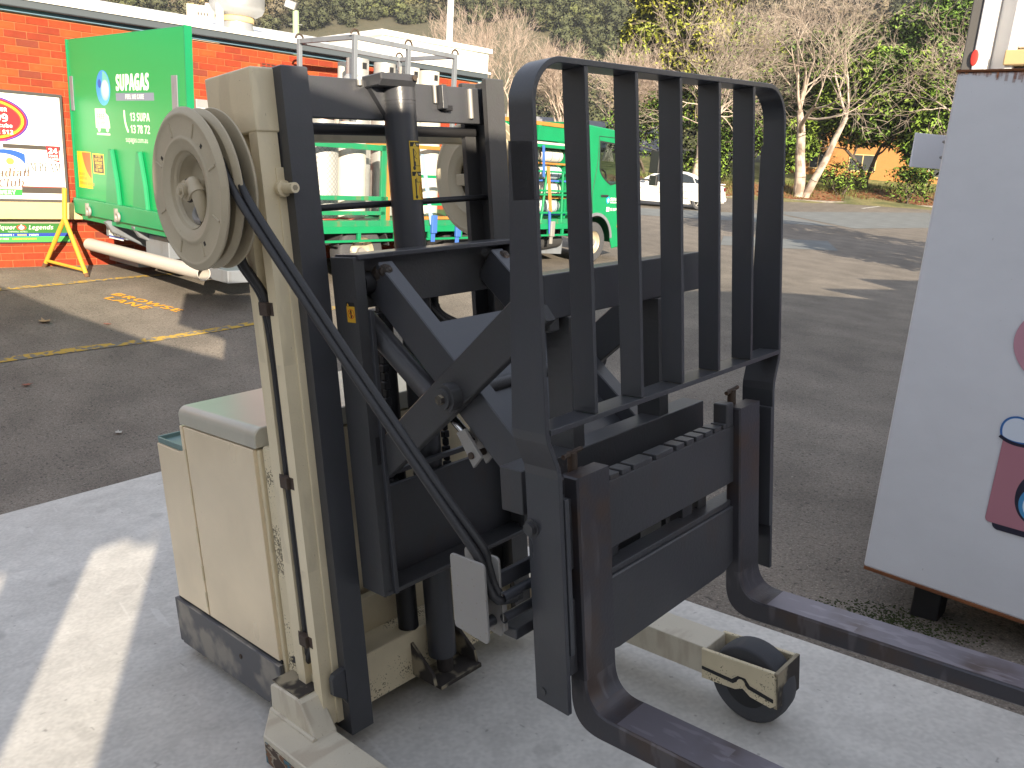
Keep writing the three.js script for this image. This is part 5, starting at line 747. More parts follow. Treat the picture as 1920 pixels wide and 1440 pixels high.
// ---------------------------------------------------------------- white car at the far side of the lot
{
  const paint = new THREE.MeshPhysicalMaterial({ color: L(0.62, 0.62, 0.61), roughness: 0.3, clearcoat: 1, clearcoatRoughness: 0.05 }), glass = new THREE.MeshPhysicalMaterial({ color: L(0.02, 0.026, 0.032), roughness: 0.12 });
  const car = thing('white_car', 'white four door sedan parked at the far edge of the car park', 'car', [5.5, 0.44, -32.6], Math.PI - 0.25); car.scale.setScalar(0.94);   // x forward
  const c = (n, g, m, p = car, t = 1) => obj(n, g, m, p, t);
  const s = new THREE.Shape(); s.moveTo(-2.32, 0.32); s.lineTo(-2.36, 0.52); s.lineTo(-2.30, 0.92); s.quadraticCurveTo(-2.2, 1.0, -1.9, 1.02); s.lineTo(-1.2, 1.0); s.lineTo(0.95, 0.93); s.quadraticCurveTo(1.9, 0.86, 2.15, 0.72); s.quadraticCurveTo(2.36, 0.62, 2.36, 0.42); s.lineTo(2.30, 0.22); s.lineTo(1.78, 0.2); s.absarc(1.42, 0.32, 0.36, -0.3, Math.PI + 0.3, false); s.lineTo(-1.04, 0.2); s.absarc(-1.38, 0.32, 0.36, -0.3, Math.PI + 0.3, false); s.closePath();
  const body = c('body', extr(s, 1.78, 0.09, 24).translate(0, 0, -0.89), paint);
  const gh = new THREE.Shape(); gh.moveTo(-1.72, 0.98); gh.quadraticCurveTo(-1.25, 1.34, -0.75, 1.43); gh.quadraticCurveTo(-0.1, 1.48, 0.3, 1.40); gh.quadraticCurveTo(0.75, 1.25, 1.15, 0.92); gh.closePath();
  const g = extr(gh, 1.46, 0.10, 20).translate(0, 0, -0.73); { const p = g.attributes.position; for (let i = 0; i < p.count; i++) { const k = 1 - 0.22 * Math.max(0, p.getY(i) - 0.98) / 0.45; p.setZ(i, p.getZ(i) * k); } g.computeVertexNormals(); }
  c('roof', g, paint, body);
  const win = (pts, nm) => { for (const sd of [1, -1]) { const sh = new THREE.Shape(pts.map(q => new THREE.Vector2(...q))); const w = new THREE.ExtrudeGeometry(sh, { depth: 0.02, bevelEnabled: false }); const p = w.attributes.position; for (let i = 0; i < p.count; i++) p.setZ(i, sd * ((0.725 + p.getZ(i)) * (1 - 0.22 * Math.max(0, p.getY(i) - 0.98) / 0.45) + 0.004)); w.computeVertexNormals(); c(nm, w, glass, body); } };
  win([[-0.30, 1.01], [0.86, 0.99], [0.55, 1.2], [0.28, 1.33], [-0.27, 1.36]], 'front_window'); win([[-1.12, 1.02], [-0.38, 1.01], [-0.35, 1.37], [-0.72, 1.35], [-1.0, 1.25]], 'rear_window'); win([[-1.42, 1.03], [-1.18, 1.02], [-1.06, 1.22], [-1.2, 1.17]], 'quarter_window');
  for (const sd of [1, -1]) {
    for (const x of [1.42, -1.38]) { const w = c('wheel', new THREE.LatheGeometry([[0.2, -0.1], [0.29, -0.105], [0.315, -0.07], [0.315, 0.07], [0.29, 0.105], [0.2, 0.1]].map(q => new THREE.Vector2(...q)), 32).rotateX(Math.PI / 2).translate(x, 0.315, sd * 0.78), M.tyre); const sp = []; for (let i = 0; i < 5; i++) sp.push(box(-0.022, 0.022, 0, 0.2, 0.06, 0.08).rotateZ(i / 5 * 6.283).translate(x, 0.315, sd > 0 ? 0.78 : -0.92)); c('rim', [...sp, extr(ringShape(0.21, 0.185), 0.1, 0).translate(x, 0.315, sd > 0 ? 0.77 : -0.87)], M.galv, w); c('brake_disc', rod(new V3(x, 0.315, sd * 0.70), new V3(x, 0.315, sd * 0.80), 0.15, 20), M.black, w); }
    c('door_handle', [box(-0.62, -0.42, 0.80, 0.83, sd * 0.89 - 0.012, sd * 0.89 + 0.012, 0.006), box(0.28, 0.48, 0.78, 0.81, sd * 0.89 - 0.012, sd * 0.89 + 0.012, 0.006)], M.galv, body); c('mirror', [box(0.72, 0.88, 0.98, 1.10, sd * 0.98 - 0.09, sd * 0.98 + 0.09, 0.04)], paint, body); c('side_trim', box(-1.0, 1.0, 0.50, 0.53, sd * 0.89 - 0.012, sd * 0.89 + 0.008, 0.005), mat(L(0.5, 0.5, 0.5)), body); c('tail_lamp', box(-2.33, -2.10, 0.76, 0.92, sd * 0.72 - 0.14, sd * 0.72 + 0.16, 0.04), mat(L(0.10, 0.015, 0.015), { roughness: 0.2 }), body);
  }
  c('boot_spoiler', box(-2.30, -2.05, 1.02, 1.06, -0.7, 0.7, 0.015), paint, body); c('rear_bumper_trim', box(-2.39, -2.3, 0.38, 0.5, -0.6, 0.6, 0.02), mat(L(0.5, 0.5, 0.5)), body);
}

// ---------------------------------------------------------------- freezers on the right
const QA = 130 * D2R, QU = new V3(Math.sin(QA), 0, -Math.cos(QA)), QN = new V3(QU.z, 0, -QU.x), qry = Math.atan2(-QU.z, QU.x);   // QU along the face, QN away from the camera
{
  const face = tex(1024, (u, v) => { let c = [0.63, 0.645, 0.68]; const m = fbm(u, v, 4, 5, 150), d = fbm(u * 0.6, v, 30, 3, 152), sp = vnoise(u, v, 200, 154); c = mulc(c, 0.90 + 0.14 * m + 0.05 * d); if (sp > 0.994) c = mixc(c, [0.12, 0.1, 0.09], 0.7); return c; });
  const fm = new THREE.MeshStandardMaterial({ map: face, roughness: 0.38 }), rust = new THREE.MeshStandardMaterial({ roughness: 0.9, map: tex(256, (u, v) => mixc([0.10, 0.035, 0.015], [0.24, 0.09, 0.03], fbm(u, v, 12, 4, 156))) });
  const f = thing('ice_freezer', 'white ice freezer with pink graphics and a rusty top edge', 'freezer', [1.392, 0.0, -2.885], qry);      // local x along the face, z towards the camera
  const H0 = 0.20, H1 = 2.0, W = 1.9, Dp = 0.75, k = (n, g, m, p = f, t = 1.2) => obj(n, g, m, p, t);
  const bodyM = k('body', box(0, W, H0, H1 - 0.012, -Dp, 0, 0.012), fm);
  k('top_rim', [box(-0.004, W, H1 - 0.012, H1 - 0.004, -0.03, 0.004, 0.002), box(-0.004, 0.03, H1 - 0.012, H1 - 0.0045, -Dp, -0.03, 0.002)], rust, bodyM); k('bottom_lip', [box(0.004, W, H0 - 0.008, H0 + 0.004, -0.02, 0.003, 0.002)], rust, bodyM);
  // rust runs below the top edge: a thin film of its own outline
  const rs = canvasTex(1024, 128, (c, w, h) => { c.clearRect(0, 0, w, h); reseed(31); for (let i = 0; i < 420; i++) { const x = rr(0, w), big = Math.exp(-Math.pow((x - 180) / 90, 2)) + Math.exp(-Math.pow((x - 300) / 24, 2)) * 1.2, l = rr(2, 9) + big * rr(6, 60); c.globalAlpha = rr(0.10, 0.5); c.fillStyle = rnd() < 0.5 ? '#8a4a20' : '#b27a45'; c.fillRect(x, 0, rr(1, 6), l); } });
  const rg = new THREE.Mesh(new THREE.PlaneGeometry(W, 0.16).translate(W / 2, H1 - 0.094, 0.0032), new THREE.MeshStandardMaterial({ map: rs, transparent: true, roughness: 0.85 })); rg.name = 'rust_stain'; bodyM.add(rg);
  const pr = canvasTex(1024, 1024, (c, w, h) => {
    c.clearRect(0, 0, w, h);                                       // one metre square of print
    c.fillStyle = '#b98a98'; c.beginPath(); c.ellipse(330, 300, 302, 190, 0, 0, 7); c.fill();
    c.fillStyle = '#a8727f'; c.beginPath(); c.moveTo(62, 640); c.lineTo(1010, 640); c.lineTo(1010, 955); c.lineTo(76, 955); c.quadraticCurveTo(62, 953, 62, 938); c.closePath(); c.fill(); c.fillStyle = '#14132b'; c.beginPath(); c.moveTo(86, 955); c.lineTo(1010, 955); c.lineTo(1010, 976); c.lineTo(104, 976); c.quadraticCurveTo(88, 972, 86, 955); c.fill();
    c.fillStyle = '#cfd8e4'; c.strokeStyle = '#2a62a6'; c.lineWidth = 7; c.beginPath(); c.moveTo(56, 640); c.bezierCurveTo(36, 590, 70, 556, 110, 566); c.bezierCurveTo(170, 560, 250, 540, 330, 570); c.bezierCurveTo(420, 600, 540, 560, 660, 590); c.bezierCurveTo(640, 660, 540, 650, 500, 690); c.bezierCurveTo(440, 730, 400, 670, 350, 680); c.bezierCurveTo(300, 700, 260, 660, 214, 640); c.bezierCurveTo(160, 640, 100, 668, 56, 640); c.fill(); c.stroke(); c.strokeStyle = '#14132b'; c.lineWidth = 11; c.beginPath(); c.moveTo(50, 640); c.bezierCurveTo(100, 676, 160, 650, 214, 646); c.bezierCurveTo(260, 664, 300, 706, 350, 688); c.stroke();
    for (const [x, rx] of [[205, 70], [420, 90], [640, 90]]) { c.fillStyle = '#14132b'; c.beginPath(); c.ellipse(x, 830, rx, 96, 0, 0, 7); c.fill(); c.fillStyle = '#3d86b8'; c.beginPath(); c.ellipse(x, 852, rx - 14, 66, 0, 0, 7); c.fill(); c.fillStyle = '#d8e2ea'; c.beginPath(); c.ellipse(x + 4, 856, rx - 24, 54, 0, 0, 7); c.fill(); }
  });
  const pm = new THREE.Mesh(new THREE.PlaneGeometry(1.0, 1.0).translate(0.80, 0.95, 0.0036), new THREE.MeshStandardMaterial({ map: pr, transparent: true, alphaTest: 0.5, roughness: 0.4 })); pm.name = 'printed_logo'; bodyM.add(pm);
  for (const x of [0.22, 1.7]) k('foot', [box(x - 0.05, x + 0.05, 0.0, H0 - 0.005, -0.22, -0.10, 0.01), box(x - 0.05, x + 0.05, 0.0, H0 - 0.005, -0.66, -0.56, 0.01)], M.black);
  // taller cabinet behind
  const g2 = thing('cold_cabinet', 'tall white cabinet with ribbed corner behind the ice freezer', 'cabinet', [1.833, 0, -3.78], qry), wh = new THREE.MeshStandardMaterial({ map: paintTex([0.74, 0.73, 0.72], [0.6, 0.56, 0.5], 256, 0.3, 160), roughness: 0.45 });
  obj('body', box(0.1, 2.2, 0.12, 3.0, -1.0, -0.05, 0.01), wh, g2); obj('gasket', box(0.0, 0.042, 0.12, 3.0, -0.6, 0.0, 0.006), mat(L(0.10, 0.095, 0.09)), g2); obj('corner_post', box(0.043, 0.10, 0.12, 3.0, -0.6, 0.008, 0.008), wh, g2); obj('panel_frame', box(0.165, 0.20, 0.12, 3.0, -0.6, 0.012, 0.008), wh, g2); obj('panel', box(0.20, 2.2, 2.2, 3.0, -0.5, 0.0, 0.01), wh, g2); obj('ledge', box(0.165, 2.2, 2.13, 2.19, -0.5, 0.03, 0.006), B.beige, g2); obj('lower_panel', box(0.20, 2.2, 0.2, 2.12, -0.5, 0.0, 0.01), wh, g2);
  obj('red_sticker', new THREE.SphereGeometry(0.022, 12, 8).scale(0.7, 1.5, 0.15).translate(0.05, 2.165, 0.009), mat(L(0.6, 0.04, 0.03)), g2); obj('plinth', box(0.15, 2.1, -0.1, 0.12, -0.95, -0.1), M.black, g2);
  // small board on a stay behind the freezer
  const bd = thing('blank_board', 'small blank white board sticking out behind the ice freezer edge', 'board', [1.462, 0.02, -3.36], 0.35);
  obj('sheet', box(0.055, 0.24, 1.675, 1.805, -0.004, 0.004, 0.002), mat(L(0.72, 0.74, 0.78), { roughness: 0.5 }), bd); obj('stay', [rod(new V3(0.17, 1.72, -0.01), new V3(0.42, 1.72, 0.06), 0.008, 8), rod(new V3(0.17, 1.78, -0.01), new V3(0.42, 1.78, 0.06), 0.008, 8)], M.galv, bd);
}

// ---------------------------------------------------------------- unseen shed added behind the camera to shade the yard
{
  const sh = new V3(-LIGHT.x, 0, -LIGHT.z).normalize(), su = new V3(sh.z, 0, -sh.x), D = 9;                 // added shade outline nine metres behind, square to the sun
  const m = new THREE.MeshStandardMaterial({ map: paintTex([0.55, 0.52, 0.47], [0.3, 0.26, 0.2], 512, 0.4, 170), roughness: 0.9 }), mm = new THREE.MeshStandardMaterial({ map: paintTex([0.40, 0.40, 0.39], [0.2, 0.18, 0.15], 256, 0.4, 172), roughness: 0.7 });
  const shape = (pts, holes = []) => { const s = new THREE.Shape(pts.map(p => new THREE.Vector2(...p))); for (const h of holes) s.holes.push(new THREE.Path(h.map(p => new THREE.Vector2(...p)))); return s; };
  const shed = thing('shade_caster_shed', 'unseen shed added behind the camera and shaped to cast the yard shade', 'shed', sh.clone().multiplyScalar(D).toArray(), Math.atan2(-su.z, su.x));
  // unseen wall, block and post, cut to cast the wanted shadows and sun patches
  obj('wall', extr(shape([[-16, -0.8], [-16, 8.4], [-7, 8.4], [-2.6, 6.21], [-1.75, 5.77], [-0.97, 5.42], [-0.29, 5.19], [-0.20, 5.15], [-0.20, 5.40], [0.10, 5.28], [0.12, 5.46], [0.70, 5.45], [6.2, 6.37], [7.73, 6.35], [8.95, 6.19], [8.8, 6.52], [10.2, 6.51], [10.34, 6.9], [11.3, 6.85], [20, 7.2], [20, -0.8]],
    [[[-0.77, 3.91], [-0.63, 3.945], [-0.57, 3.925], [-0.47, 3.93], [-0.48, 2.7], [-0.75, 2.7]], [[-0.54, 3.94], [-0.52, 3.965], [-0.46, 3.96], [-0.465, 3.935], [-0.5, 3.925]], [[-1.3, 3.86], [-1.12, 3.83], [-1.09, 3.76], [-1.12, 3.2], [-1.3, 3.2]]]), 0.08, 0), m, shed);
  obj('roof_block', extr(shape([[-0.71, 5.66], [-0.71, 6.15], [0.02, 6.15], [0.12, 5.46], [0.10, 5.24], [-0.10, 5.35], [-0.24, 5.44]]), 0.08, 0), mm, shed);  // added block, its outline follows the shadow edges on the lot
  obj('post', box(-0.245, -0.115, 5.0, 5.46, 0.08, 0.12), mm, shed);
  // unseen roof added to keep sky light off the near faces of the forklift
  obj('roof', extr([[-0.02, 4.93], [-0.02, 4.86], [-8.75, 4.86 - 8.73 * 0.325], [-8.75, 4.93 - 8.73 * 0.325]], 5.2, 0).rotateY(-Math.PI / 2).translate(0.6, 0, 0), mm, shed);
}

// ---------------------------------------------------------------- far buildings and poles
{
  const cream = mat(L(0.62, 0.50, 0.40), { roughness: 0.9 }), pane = mat(L(0.05, 0.055, 0.06), { roughness: 0.15 });
  const tw = thing('apartment_tower', 'pale apartment tower with rows of small windows on the hillside', 'building', [-62.2, 22.2, -163.5], 0.42);
  tw.scale.setScalar(0.42); obj('wall', box(-5.6, 5.6, -12, 10.6, -8, 0), cream, tw); obj('roof_block', box(2.2, 5.2, 10.6, 12.0, -7, -1), cream, tw);
  obj('side_wing', box(5.6, 9.2, -12, 9.4, -7, -1.2), mat(L(0.58, 0.42, 0.26), { roughness: 0.9 }), tw);
  for (let r = 0; r < 5; r++) { for (let i = 0; i < 4; i++) { const w = obj('window', box(-1.2 + i * 1.25, -0.6 + i * 1.25, 6.4 - r * 2.3, 7.6 - r * 2.3, -0.1, 0.03), pane, tw); obj('sill', box(-1.25 + i * 1.25, -0.55 + i * 1.25, 6.3 - r * 2.3, 6.4 - r * 2.3, 0, 0.12), cream, w); } obj('balcony', [box(6.0, 7.0, 6.6 - r * 2.4, 7.8 - r * 2.4, -1.3, -1.15), box(7.6, 8.8, 6.4 - r * 2.4, 7.9 - r * 2.4, -1.3, -1.15)], pane, tw); }
  const lp = thing('flood_light_pole', 'pale green pole with a flood light above the roof line', 'light pole', [-15.7, 1.2, -57.9]);
  obj('pole', rod(new V3(0, 0, 0), new V3(-0.05, 9.3, 0), 0.26, 14, 0.2), mat(L(0.32, 0.44, 0.26), { roughness: 0.7 }), lp); obj('lamp_head', [box(-0.45, 0.35, -0.28, 0.28, -0.25, 0.25, 0.08).rotateZ(-0.3).translate(-0.3, 9.6, 0)], mat(L(0.12, 0.12, 0.12), { roughness: 0.4 }), lp); obj('lamp_glass', box(-0.38, 0.28, -0.22, 0.22, 0.25, 0.27).rotateZ(-0.3).translate(-0.3, 9.6, 0), B.zinc, lp); const st = []; for (let y = 6.2; y < 9; y += 0.75) st.push(rod(new V3(-0.42, y, 0.1), new V3(0.42, y, 0.1), 0.025, 6)); obj('step_iron', st, B.zinc, lp);
  // orange brick house between the trees
  const hm = new THREE.MeshStandardMaterial({ map: tex(256, (u, v) => { const k = 0.85 + 0.3 * fbm(u, v, 30, 3, 180); return [0.36 * k, 0.17 * k, 0.055 * k]; }), roughness: 0.95 }), hs = thing('brick_house', 'orange brick house with white gable edge behind the shrubs', 'house', [21.6, 2.75, -57.5], -0.32);
  obj('wall', extr([[-4.2, -1], [4.2, -1], [4.2, 2.1], [0.6, 4.25], [-4.2, 2.3]], 8, 0).translate(0, 0, -8), hm, hs, 1); obj('wall', box(4.2, 12, -1, 1.9, -8, -1.2), hm, hs, 1);
  const rfm = mat(L(0.30, 0.27, 0.25), { roughness: 0.9 }); obj('roof', [extr([[-4.6, 2.15], [0.6, 4.3], [0.6, 4.5], [-4.7, 2.3]], 8.6, 0).translate(0, 0, -8.3), extr([[0.6, 4.3], [4.6, 1.95], [4.7, 2.1], [0.6, 4.5]], 8.6, 0).translate(0, 0, -8.3)], rfm, hs); obj('barge_board', [extr([[-4.7, 2.05], [0.6, 4.2], [0.6, 4.55], [-4.75, 2.35]], 0.12, 0).translate(0, 0, 0.3)], B.white, hs); obj('roof', extr([[0, 0], [-4.4, 1.6], [-4.4, 1.75], [0.2, 0.1]], 8.2, 0).rotateY(Math.PI / 2).translate(4.1, 1.85, -0.9), rfm, hs);
  for (const [x, y, w, h] of [[-1.9, 0.55, 1.0, 1.0], [0.9, 0.5, 1.6, 1.0], [6.2, 0.4, 1.5, 1.0], [9.4, 0.2, 1.2, 1.2]]) { const z = x > 4 ? -1.2 : 0, wi = obj('window', box(x - w / 2, x + w / 2, y - h / 2, y + h / 2, z - 0.1, z + 0.02), pane, hs); obj('window_frame', [box(x - w / 2 - 0.06, x - w / 2, y - h / 2, y + h / 2, z, z + 0.06), box(x + w / 2, x + w / 2 + 0.06, y - h / 2, y + h / 2, z, z + 0.06), box(x - 0.03, x + 0.03, y - h / 2, y + h / 2, z + 0.02, z + 0.05), box(x - w / 2, x + w / 2, y + h / 2, y + h / 2 + 0.06, z, z + 0.06), box(x - w / 2 - 0.05, x + w / 2 + 0.05, y - h / 2 - 0.08, y - h / 2, z, z + 0.1)], B.beige, wi); }
  obj('porch_post', [box(5.0, 5.1, -1, 1.8, -0.3, -0.2), box(8, 8.1, -1, 1.8, -0.3, -0.2), box(11.3, 11.4, -1, 1.8, -0.3, -0.2)], B.white, hs);
  // grey and tan roofed house behind the truck
  const h2 = thing('grey_roofed_house', 'cream house with a grey tiled roof seen above the truck rack', 'house', [5.6, 1.2, -78], 0.2);
  obj('wall', box(-8, 8, -1, 2.6, -7, 0), cream, h2); obj('roof', [extr([[0.5, 2.5], [-3.5, 5.0], [-7.5, 2.5], [-7.5, 2.3], [0.5, 2.3]], 17, 0).rotateY(-Math.PI / 2).translate(8.5, 0, 0)], mat(L(0.20, 0.20, 0.22), { roughness: 0.9 }), h2);
  for (const x of [-5, -1.5, 2.5, 6]) { const w = obj('window', box(x - 0.8, x + 0.8, 0.6, 1.9, -0.1, 0.03), pane, h2); obj('window_frame', [box(x - 0.9, x - 0.8, 0.5, 2.0, 0, 0.08), box(x + 0.8, x + 0.9, 0.5, 2.0, 0, 0.08)], B.white, w); }
}

// ---------------------------------------------------------------- verge, kerb, grass
{
  const km = new THREE.MeshStandardMaterial({ map: tex(128, (u, v) => { const k = 0.15 * (0.5 + 1.0 * fbm(u, v, 8, 4, 190)); return [k, k * 0.90, k * 0.78]; }), roughness: 0.9 });
  const ks = []; for (let s = -20; s < 30; s += 0.5) ks.push(s);
  const strip = (t0, t1, y0, y1, fn) => gridMesh(ks, fn, (s, v) => { const t = t0 + (t1 - t0) * v; const p = lotPoint(s, t); p.y += y0 + (y1 - y0) * v + 0.0; return p; }, (p, s, v) => [s / 2, (t0 + (t1 - t0) * v) / 2]);
  const kg = [strip(0.02, -0.12, 0.09, 0.07, [0, 1]), strip(0.06, 0.02, -0.05, 0.09, [0, 1])];
  struct(rawMesh('kerb', merge(kg), km), 'low broken kerb between the car park and the verge', 'kerb');
  const litter = new THREE.MeshStandardMaterial({ roughness: 1, map: tex(512, (u, v) => { const a = vnoise(u, v, 90, 191), b = fbm(u, v, 20, 3, 193); let c = mixc([0.16, 0.085, 0.04], [0.30, 0.11, 0.045], a); c = mixc(c, [0.12, 0.13, 0.045], sst(b, 0.52, 0.68)); if (vnoise(u, v, 128, 195) > 0.86) c = mixc(c, [0.38, 0.30, 0.19], 0.7); return mulc(c, 0.7 + 0.6 * vnoise(u, v, 200, 197)); }) });
  const vs = [0, 0.2, 0.4, 0.6, 0.8, 1];
  struct(rawMesh('leaf_litter', strip(-0.10, -3.6, 0.06, 0.04, vs), litter), 'rust brown leaf litter along the kerb', 'litter');
  const lawn = new THREE.MeshStandardMaterial({ roughness: 1, map: tex(512, (u, v) => { const a = fbm(u, v, 8, 5, 201), f = vnoise(u, v, 200, 203); return mulc(mixc([0.13, 0.15, 0.035], [0.26, 0.24, 0.08], sst(a, 0.4, 0.62)), 0.7 + 0.6 * f); }) });
  struct(rawMesh('lawn', strip(-3.5, -24, 0.035, 0.03, vs), lawn), 'sunny lawn between the verge and the house', 'lawn');
  // fallen leaves and weeds on the verge
  reseed(301); const lg = new THREE.BufferGeometry(); { const p = [], n = [], uv = []; for (let i = 0; i < 9000; i++) { const s = rr(-14, 24), t = -0.05 - Math.pow(rnd(), 1.6) * 3, b = lotPoint(s, t); b.y += 0.05; const a = rr(0, 6.28), sz = rr(0.03, 0.09), ti = rr(-0.8, 0.8); const d = new V3(Math.cos(a), Math.sin(ti) * 0.6, Math.sin(a)).multiplyScalar(sz), e = new V3(-Math.sin(a), rr(-0.3, 0.3), Math.cos(a)).multiplyScalar(sz * 0.5); const q = [b.clone().sub(d), b.clone().add(e), b.clone().add(d), b.clone().sub(d), b.clone().add(d), b.clone().sub(e)]; for (const v of q) { p.push(v.x, v.y + 0.02, v.z); n.push(0, 1, 0); uv.push(0, 0); } } lg.setAttribute('position', new THREE.Float32BufferAttribute(p, 3)); lg.setAttribute('normal', new THREE.Float32BufferAttribute(n, 3)); lg.setAttribute('uv', new THREE.Float32BufferAttribute(uv, 2)); }
  const lf = rawMesh('fallen_leaves', lg, mat(L(0.32, 0.10, 0.035), { roughness: 0.9, side: THREE.DoubleSide })); lf.userData.kind = 'stuff'; tag(lf, 'scattered red brown leaves lying on the verge', 'leaves');
  const gg = new THREE.BufferGeometry(); { const p = [], n = [], uv = []; const blade = (b, h, w) => { const a = rr(0, 6.28), l = new V3(Math.cos(a), 0, Math.sin(a)), sd = new V3(-l.z, 0, l.x).multiplyScalar(w), tip = b.clone().addScaledVector(l, h * rr(0.2, 0.6)); tip.y += h; for (const v of [b.clone().sub(sd), b.clone().add(sd), tip]) { p.push(v.x, v.y, v.z); n.push(0, 0.8, 0.6); uv.push(0, 0); } }; for (let i = 0; i < 16000; i++) { const s = rr(-14, 24), t = -0.4 - Math.pow(rnd(), 0.8) * 4; if (fbm(s / 40 + 1, t / 40 + 1, 24, 3, 7) < 0.42) continue; const b = lotPoint(s, t); b.y += 0.02; blade(b, rr(0.12, 0.42), rr(0.006, 0.016)); } gg.setAttribute('position', new THREE.Float32BufferAttribute(p, 3)); gg.setAttribute('normal', new THREE.Float32BufferAttribute(n, 3)); gg.setAttribute('uv', new THREE.Float32BufferAttribute(uv, 2)); }
  const gr = rawMesh('verge_grass', gg, mat(L(0.16, 0.19, 0.05), { roughness: 0.9, side: THREE.DoubleSide })); gr.userData.kind = 'stuff'; tag(gr, 'dry tufts of grass growing along the verge', 'grass');
  // moss beside the freezer
  reseed(88); const mg = []; for (let i = 0; i < 1500; i++) { const a = rr(0, 6.28), q = Math.pow(rnd(), 0.7) * 0.2, x = 1.50 + Math.cos(a) * q * 1.3 + rr(-0.05, 0.05), z = -2.80 + Math.sin(a) * q * 0.8 + (x - 1.5) * 0.4, r = rr(0.0015, 0.005); mg.push(new THREE.IcosahedronGeometry(r, 0).scale(1, 0.8, 1).translate(x, groundY(x, z) + r * 0.1, z)); }
  const ms = obj('moss', mg, new THREE.MeshStandardMaterial({ map: tex(128, (u, v) => mixc([0.025, 0.036, 0.008], [0.06, 0.085, 0.015], vnoise(u, v, 48, 210))), roughness: 1, bumpMap: fineBump, bumpScale: 0.01 }), scene, 0.1); ms.userData.kind = 'stuff'; tag(ms, 'green moss growing on the asphalt under the freezer', 'moss');
  // single leaves on the asphalt
  for (const [x, z, s, c, lab] of [[-4.575, -7.77, 0.11, [0.35, 0.24, 0.13], 'big pale dry leaf lying on the asphalt'], [-3.883, -6.28, 0.055, [0.25, 0.09, 0.06], 'small reddish leaf lying on the asphalt'], [-2.82, -5.59, 0.05, [0.4, 0.38, 0.34], 'pale scrap of paper on the asphalt by the slab edge'], [-4.05, -7.95, 0.05, [0.2, 0.07, 0.05], 'dark red leaf lying on the shade line']]) {
    const sh = new THREE.Shape(); const N = 11; for (let i = 0; i <= N; i++) { const a = i / N * 6.283, r = s * (0.55 + 0.45 * (i % 2)) * (0.7 + 0.5 * hash(i, 3, 7)); i ? sh.lineTo(Math.cos(a) * r, Math.sin(a) * r * 0.6) : sh.moveTo(Math.cos(a) * r, Math.sin(a) * r * 0.6); }
    const g = new THREE.ExtrudeGeometry(sh, { depth: 0.002, bevelEnabled: false }).rotateX(-Math.PI / 2); const p = g.attributes.position; for (let i = 0; i < p.count; i++) p.setY(i, p.getY(i) + 2.2 * (p.getX(i) * p.getX(i) + p.getZ(i) * p.getZ(i))); g.computeVertexNormals();
    const o = obj(lab.includes('paper') ? 'paper_scrap' : 'dry_leaf', g, mat(L(...c), { roughness: 0.9, side: THREE.DoubleSide })); o.position.set(x, groundY(x, z) + 0.012, z); o.rotation.y = x * 7; tag(o, lab, lab.includes('paper') ? 'paper' : 'leaf');
  }
}

// ---------------------------------------------------------------- trees
const bark = new THREE.MeshStandardMaterial({ roughness: 0.95, map: tex(256, (u, v) => { const a = fbm(u * 2, v * 0.5, 10, 4, 220); return mixc([0.20, 0.155, 0.125], [0.46, 0.39, 0.33], sst(a, 0.3, 0.7)); }) });
const barkRed = new THREE.MeshStandardMaterial({ roughness: 0.95, map: tex(128, (u, v) => { const a = fbm(u, v, 10, 4, 224); return mixc([0.26, 0.195, 0.16], [0.50, 0.405, 0.35], a); }) });
const barkDark = new THREE.MeshStandardMaterial({ roughness: 0.95, map: tex(128, (u, v) => { const a = fbm(u, v, 10, 4, 226); return mixc([0.05, 0.04, 0.03], [0.13, 0.10, 0.08], a); }) });
function limbGeo(out, p, q, r0, r1, seg) {            // one tapered piece of limb
  const d = new V3().subVectors(q, p).normalize(), a = Math.abs(d.y) < 0.9 ? new V3(0, 1, 0) : new V3(1, 0, 0), u = new V3().crossVectors(d, a).normalize(), v = new V3().crossVectors(d, u);
  const ring = (c, r) => { const o = []; for (let i = 0; i < seg; i++) { const t = i / seg * 6.2832; o.push([c.x + (u.x * Math.cos(t) + v.x * Math.sin(t)) * r, c.y + (u.y * Math.cos(t) + v.y * Math.sin(t)) * r, c.z + (u.z * Math.cos(t) + v.z * Math.sin(t)) * r, u.x * Math.cos(t) + v.x * Math.sin(t), u.y * Math.cos(t) + v.y * Math.sin(t), u.z * Math.cos(t) + v.z * Math.sin(t)]); } return o; };
  const A = ring(p, r0), Bq = ring(q, r1);
  for (let i = 0; i < seg; i++) { const j = (i + 1) % seg; for (const k of [A[i], A[j], Bq[i], A[j], Bq[j], Bq[i]]) { out.p.push(k[0], k[1], k[2]); out.n.push(k[3], k[4], k[5]); out.uv.push(i / seg, k[1] * 0.5); } }
}
function toGeo(o) { const g = new THREE.BufferGeometry(); g.setAttribute('position', new THREE.Float32BufferAttribute(o.p, 3)); g.setAttribute('normal', new THREE.Float32BufferAttribute(o.n, 3)); g.setAttribute('uv', new THREE.Float32BufferAttribute(o.uv, 2)); return g; }
